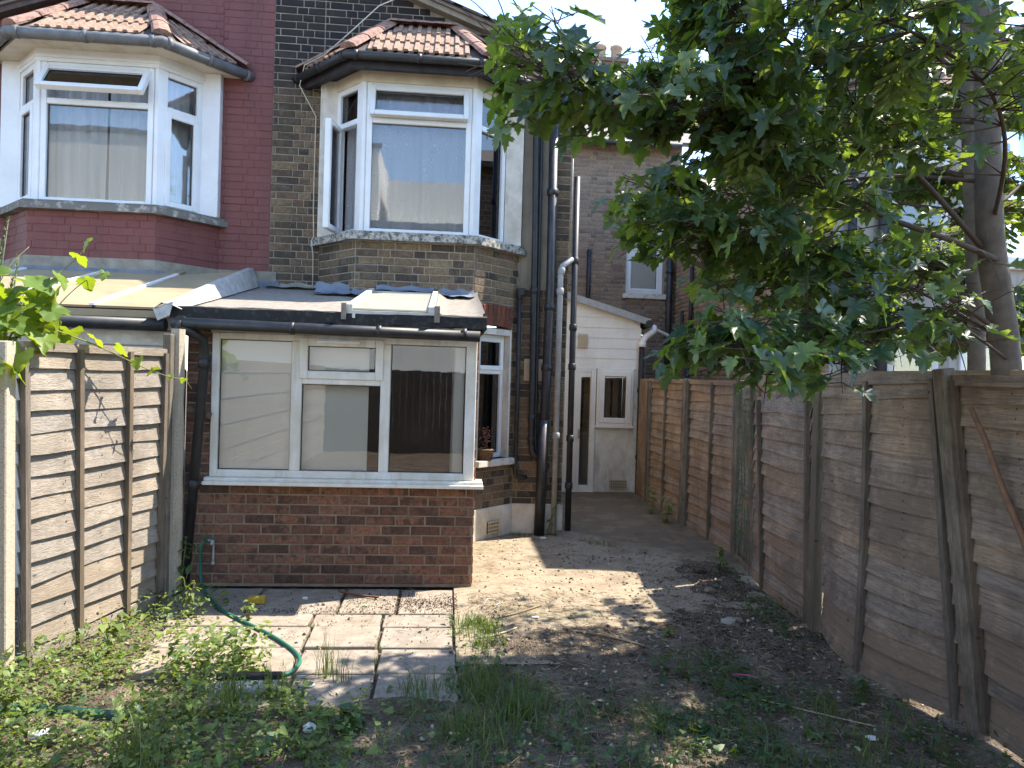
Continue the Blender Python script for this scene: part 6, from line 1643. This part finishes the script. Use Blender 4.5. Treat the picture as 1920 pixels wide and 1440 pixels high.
for i in range(10): tuft(gr.uniform(1.35, 2.0), 7.45 - gr.uniform(0, .25), 14, .05, .06)
for i in range(6): tuft(gr.uniform(.5, 1.2), 7.62, 12, .05, .06)
for (y0, y1, x) in ((3.7, 5.0, -.355), (3.7, 5.0, -.80)):
    for i in range(7): tuft(x + gr.normal() * .015, gr.uniform(y0, y1), 6, .02, .04)
g_ = npmesh('grass', np.array(V), np.array(Fq), 'grass_blade', None, True); tag(g_, 'tufts of green grass among the weeds and slabs', 'grass', None, 'stuff')

# dry straw and twigs, mulch crumbs, stones
TET = np.array([(1, 0, -.4), (-1, .7, -.4), (-.8, -.8, -.4), (0, .1, .8), (.2, .9, .1)], float), np.array([(0, 1, 3), (1, 2, 3), (2, 0, 3), (0, 2, 1), (0, 4, 3), (1, 4, 0), (1, 3, 4)])
TW_ = np.array([(-1, -.02, 0), (-1, .02, 0), (0, .04, .05), (0, -.04, .03), (1, .02, 0), (1, -.02, 0.01), (0, 0, .09)], float), np.array([(0, 1, 2), (0, 2, 3), (3, 2, 4), (3, 4, 5), (0, 6, 2), (6, 4, 2), (0, 3, 6), (6, 3, 5), (6, 5, 4)])
def lay_(n, fn, v, smin, smax, zoff=0.0, flat=False):
    out = []; k = 0
    while len(out) < n and k < n * 30:
        k += 1; x, y = gr.uniform(-2.2, 2.5), gr.uniform(2.7, 9.8)
        if gr.random() > fn(x, y): continue
        s = gr.uniform(smin, smax)
        M = T(x, y, gh(x, y) + zoff + (.0 if flat else s * .3)) @ RZ(gr.uniform(0, 6.28)) @ Matrix.Rotation(gr.normal() * (.12 if flat else .6), 4, 'Y') @ Matrix.Scale(s, 4)
        out.append((0, M))
    return out
def straw_d(x, y):
    n = float(fbm(x * 2 + 1, y * 2 + 4))
    v = .05
    if x > .2 and y < 5.6: v = .9 if n > .42 else .4
    if x > .2 and 5.6 < y < 9.8: v = .26
    if x < 1.3 and y > 7.7: v = 0
    if x < .2 and y < 3.7: v = .35
    return v
tag(scatter('dry_straw', [TW_], lay_(6500, straw_d, TW_, .012, .055, .006, True), 'straw'), 'dry straw and twig litter over the bare soil', 'straw', None, 'stuff')
def mulch_d(x, y):
    a = math.exp(-(((x - .02) / .50) ** 2 + ((y - 5.30) / .17) ** 2)) * 1.0
    b = .10 * math.exp(-(((x + .55) / .35) ** 2 + ((y - 4.72) / .20) ** 2)); c = .5 * math.exp(-(((x + 1.0) / .5) ** 2 + ((y - 5.12) / .07) ** 2))
    d = .25 * math.exp(-(((x - .45) / .25) ** 2 + ((y - 5.15) / .2) ** 2))
    if x < 1.3 and y > 7.7: return 0
    return min(1, a + b + c + d + (.012 if y < 5.6 else 0) + (.35 if x > 1.6 and 4.3 < y < 6.4 else 0))
tag(scatter('mulch', [TET], lay_(7500, mulch_d, TET, .0022, .006, .001), 'mulch'), 'dark crumbly mulch spilled by the lean-to corner and over the slabs', 'mulch', None, 'stuff')
def stone_d(x, y): return 0 if (x < 1.3 and y > 7.7) else (.5 if (x > 1.0 and y < 7) else (.3 if x > .2 else .06))
tag(scatter('small_stones', [TET], lay_(1500, stone_d, TET, .005, .016, .002), 'pebble'), 'small stones and rubble on the bare soil', 'stones', None, 'stuff')
def litter_d(x, y): return .5 if x > .3 and y < 5.4 else (.25 if y < 3.6 else (.12 if x > .3 else .04))
lt_ = []
while len(lt_) < 420:
    x, y = gr.uniform(-2.1, 2.5), gr.uniform(2.7, 9.8)
    if x < 1.3 and y > 7.7: continue
    if gr.random() < litter_d(x, y): lt_.append((int(gr.integers(0, 4)), leaf_mat((x, y, gh(x, y) + .008), gr.uniform(0, 6.28), gr.normal() * .35, gr.normal() * .5, gr.uniform(.018, .045))))
tag(scatter('leaf_litter', OV, lt_, 'straw', None, True), 'curled dead leaves scattered over the soil and passage', 'leaf litter', None, 'stuff')
def clod_d(x, y): return .8 if x > .35 and y < 5.3 + (.8 if x > 1.4 else 0) else .02
tag(scatter('soil_clods', [TET], lay_(1100, clod_d, TET, .006, .02, -.004), 'soil'), 'crumbly clods of earth on the bare soil', 'clods', None, 'stuff')
# larger rubble lumps
def lump(x, y, s, m, name, label, cat, sq=.6, seed=0):
    r2 = random.Random(seed + int(x * 100)); bm_ = bmesh.new(); bmesh.ops.create_icosphere(bm_, subdivisions=2, radius=1)
    for v in bm_.verts:
        k = 1 + r2.uniform(-.22, .22); v.co = Vector((v.co.x * s * k, v.co.y * s * k * .8, v.co.z * s * k * sq)) + Vector((x, y, gh(x, y) + s * sq * .45))
    me = bpy.data.meshes.new(name); bm_.to_mesh(me); bm_.free(); me.materials.append(MT[m]); o = bpy.data.objects.new(name, me); col.objects.link(o); return tag(o, label, cat)
lump(1.93, 4.85, .05, 'pebble', 'rubble_stone', 'pale rubble stone on the dark soil near the middle fence post', 'stone')
lump(2.02, 4.90, .035, 'pebble', 'rubble_stone', 'smaller rubble stone just right of the pale one', 'stone')
lump(2.08, 5.62, .045, 'pebble', 'rubble_stone', 'rubble stone below the green netting', 'stone')
lump(2.2, 6.2, .06, 'mulch', 'rubble_stone', 'dark lump of rubble at the edge of the concrete by the fence', 'stone')
lump(-.57, 3.40, .032, 'paper_white', 'crumpled_paper', 'crumpled white paper beside the dock plant', 'paper', .8)
lump(-.66, 3.90, .028, 'paper_white', 'crumpled_paper', 'crumpled white scrap among grass at the slab corner', 'paper', .5)
lump(-.96, 5.40, .02, 'paper_white', 'crumpled_paper', 'tiny white scrap below the brick lean-to wall', 'paper', .6)
lump(1.02, 7.52, .035, 'paper_white', 'crumpled_paper', 'white scrap at the foot of the grey pipe', 'paper', .4)
lump(2.05, 8.75, .035, 'paper_white', 'crumpled_paper', 'white scrap on the passage concrete', 'paper', .3)
lump(-1.73, 3.42, .05, 'paper_white', 'crumpled_paper', 'white plastic scrap among weeds at the lower left', 'paper', .4)
lump(2.02, 3.30, .03, 'paper_white', 'crumpled_paper', 'white scrap at the foot of the nearest fence panel', 'paper', .3)
lump(-1.92, 3.33, .045, 'straw', 'dead_leaf', 'curled dead leaf at the lower left corner', 'leaf', .35)
o = MB().slab([(.62, 5.0, .014), (.67, 4.99, .016), (.665, 5.02, .018), (.62, 5.025, .015)], .003).build('paper_scrap', 'paper_white'); tag(o, 'small flat white scrap on the sunlit yard', 'paper')
# kneeling things: sponge, broom, hose, tap, rods
o = MB(T(-1.27, 5.31, .032) @ RZ(.1)).box(-.058, .058, -.035, .035, -.022, .024, .006).build('sponge', 'yellow_foam'); tag(o, 'yellow sponge on the slab before the brick lean-to', 'sponge')
bh = thing('broom_head', 'broom head with white bristles lying among weeds on the slabs', 'broom', (-.95, 3.83, .02))
MB(T(-.95, 3.86, .075) @ RZ(.05)).box(-.16, .16, -.018, .025, -.01, .02, .006).build('broom_stock', 'wood_dark', bh)
mb = MB(T(-.95, 3.83, .05) @ RZ(.05)); r2 = random.Random(2)
for i in range(230):
    x = r2.uniform(-.15, .15); y = r2.uniform(-.01, .012); a, b_ = x + r2.uniform(-.012, .012), -.055 + r2.uniform(-.015, .01)
    mb.add([(x - .0012, y, .018), (x + .0012, y, .018), (a + .001, b_, -.03 + r2.uniform(-.004, .01)), (a - .001, b_, -.03)], [(0, 1, 2, 3)])
mb.build('bristles', 'bristle', bh)
o = MB().tube(smooth([(-1.735, 5.70, .345), (-1.745, 5.685, .36), (-1.77, 5.67, .30), (-1.765, 5.66, .15), (-1.73, 5.60, .045), (-1.60, 5.36, .026), (-1.46, 5.12, .027), (-1.32, 4.95, .027), (-1.05, 4.655, .027), (-.876, 4.43, .027), (-.79, 4.28, .028), (-.76, 4.15, .027), (-.80, 4.02, .027), (-.95, 3.93, .03), (-1.1, 3.9, .03)], 6), .011, 10).build('garden_hose', 'hose_green', None); tag(o, 'green garden hose trailing from the tap across the slabs', 'hose')
tp = thing('wall_tap', 'small outdoor tap with pale pipe on the red brick wall', 'tap', (-1.72, 5.72, .33))
MB().tube(smooth([(-1.70, 5.735, .18), (-1.70, 5.735, .335), (-1.715, 5.72, .352), (-1.74, 5.70, .352)]), .009, 8).build('riser_pipe', 'grey_plastic', tp)
MB().tube([(-1.70, 5.755, .345), (-1.70, 5.71, .345), (-1.70, 5.69, .325)], [.012, .014, .010], 10).build('tap_body', 'grey_plastic', tp)
MB().box(-1.722, -1.678, 5.703, 5.717, .362, .372, .003).build('tap_handle', 'hose_green', tp)
MB().tube([(-1.70, 5.735, .165), (-1.70, 5.735, .19)], .014, 8).build('pipe_foot', 'grey_plastic', tp)
o = MB().tube(smooth([(-.74, 5.52, .035), (-.62, 5.46, .028), (-.50, 5.42, .026), (-.44, 5.39, .03)]), .008, 6).build('rusty_rod', 'rust_rod'); tag(o, 'rust-red rod lying along the wall foot on the slabs', 'rod')
def stick(pts, r_, label): tag(MB().tube(smooth([(x, y, gh(x, y) + r_ + .006) for x, y in pts]), r_, 6).build('stick', 'straw'), label, 'stick')
stick([(.42, 5.02), (.56, 5.12), (.72, 5.28)], .007, 'pale twig lying towards the lean-to corner in sunlight')
stick([(.82, 4.70), (1.02, 4.60), (1.24, 4.42)], .007, 'brown twig across the sunlit soil')
stick([(1.55, 3.8), (1.85, 3.55), (2.1, 3.4)], .003, 'dry stalk across the shaded soil by the bulging panel')
stick([(.30, 4.62), (.42, 4.72), (.50, 4.80)], .006, 'short pale stick at the slab edge')
o = MB().tube(smooth([(.30, 5.20, .03), (.34, 5.30, .05), (.42, 5.28, .03), (.38, 5.2, .03)]), .004, 5).build('wire_scrap', 'grey_plastic'); tag(o, 'bent grey wire scrap at the lean-to corner', 'wire')
o = MB().tube(smooth([(1.62, 3.98, .03), (1.70, 3.95, .035), (1.75, 3.90, .03)]), .006, 5).build('ribbon_scrap', 'pink_plastic'); tag(o, 'pink plastic scrap on the dark soil', 'plastic scrap')
# green plastic edging half hidden in weeds
n = 24; v = []
for i in range(n + 1):
    t = i / n; x = -2.10 + .75 * t; y = 3.55 + .06 * t + .03 * math.sin(t * 5); v += [(x, y, -.02), (x, y - .006, .06 - .04 * t), (x, y + .02, .065 - .04 * t)]
mb = MB(); mb.add(v, [(i * 3 + k, i * 3 + k + 1, i * 3 + k + 4, i * 3 + k + 3) for i in range(n) for k in range(2)], True); tag(mb.build('plastic_edging', 'green_sheet'), 'dark green plastic edging half buried in weeds at lower left', 'edging')
# basket with a dry plant on the ground-floor sill
cpos = Vector((C0[0], C0[1], 0)) + Vector((math.cos(can), math.sin(can), 0)) * .24 + Vector((math.sin(can), -math.cos(can), 0)) * .0
bk = thing('wicker_basket', 'small wicker basket on the ground-floor white sill', 'basket', (cpos.x, cpos.y, .80))
mb = MB(); rings = []
for j in range(6):
    z = .802 + j * .02; rr = .062 + .005 * j
    mb.tube([(cpos.x + math.cos(t) * rr, cpos.y + math.sin(t) * rr, z + .004 * math.sin(t * 10 + j * 3)) for t in np.linspace(0, 6.283, 26)], .0115, 6)
mb.tube([(cpos.x, cpos.y, .801), (cpos.x, cpos.y, .88)], .055, 12); mb.build('basket_body', 'wicker', bk)
dp = thing('dry_plant', 'withered reddish plant standing in the wicker basket', 'plant', (cpos.x, cpos.y, .88))
mb = MB(); r2 = random.Random(8)
for i in range(3): mb.tube([(cpos.x, cpos.y, .87), (cpos.x + r2.uniform(-.02, .02), cpos.y, .98), (cpos.x + r2.uniform(-.04, .05), cpos.y + r2.uniform(-.03, .03), 1.10)], .003, 5)
for i in range(60):
    z = r2.uniform(.9, 1.13); c = Vector((cpos.x + r2.gauss(0, .025), cpos.y + r2.gauss(0, .02), z)); d = Vector((r2.gauss(0, 1), r2.gauss(0, 1), r2.gauss(0, 1))).normalized(); e = d.orthogonal()
    mb.add([tuple(c), tuple(c + d * .016 + e * .007), tuple(c + d * .026), tuple(c + d * .014 - e * .007)], [(0, 1, 2, 3)])
mb.build('stem', 'dry_plant', dp)
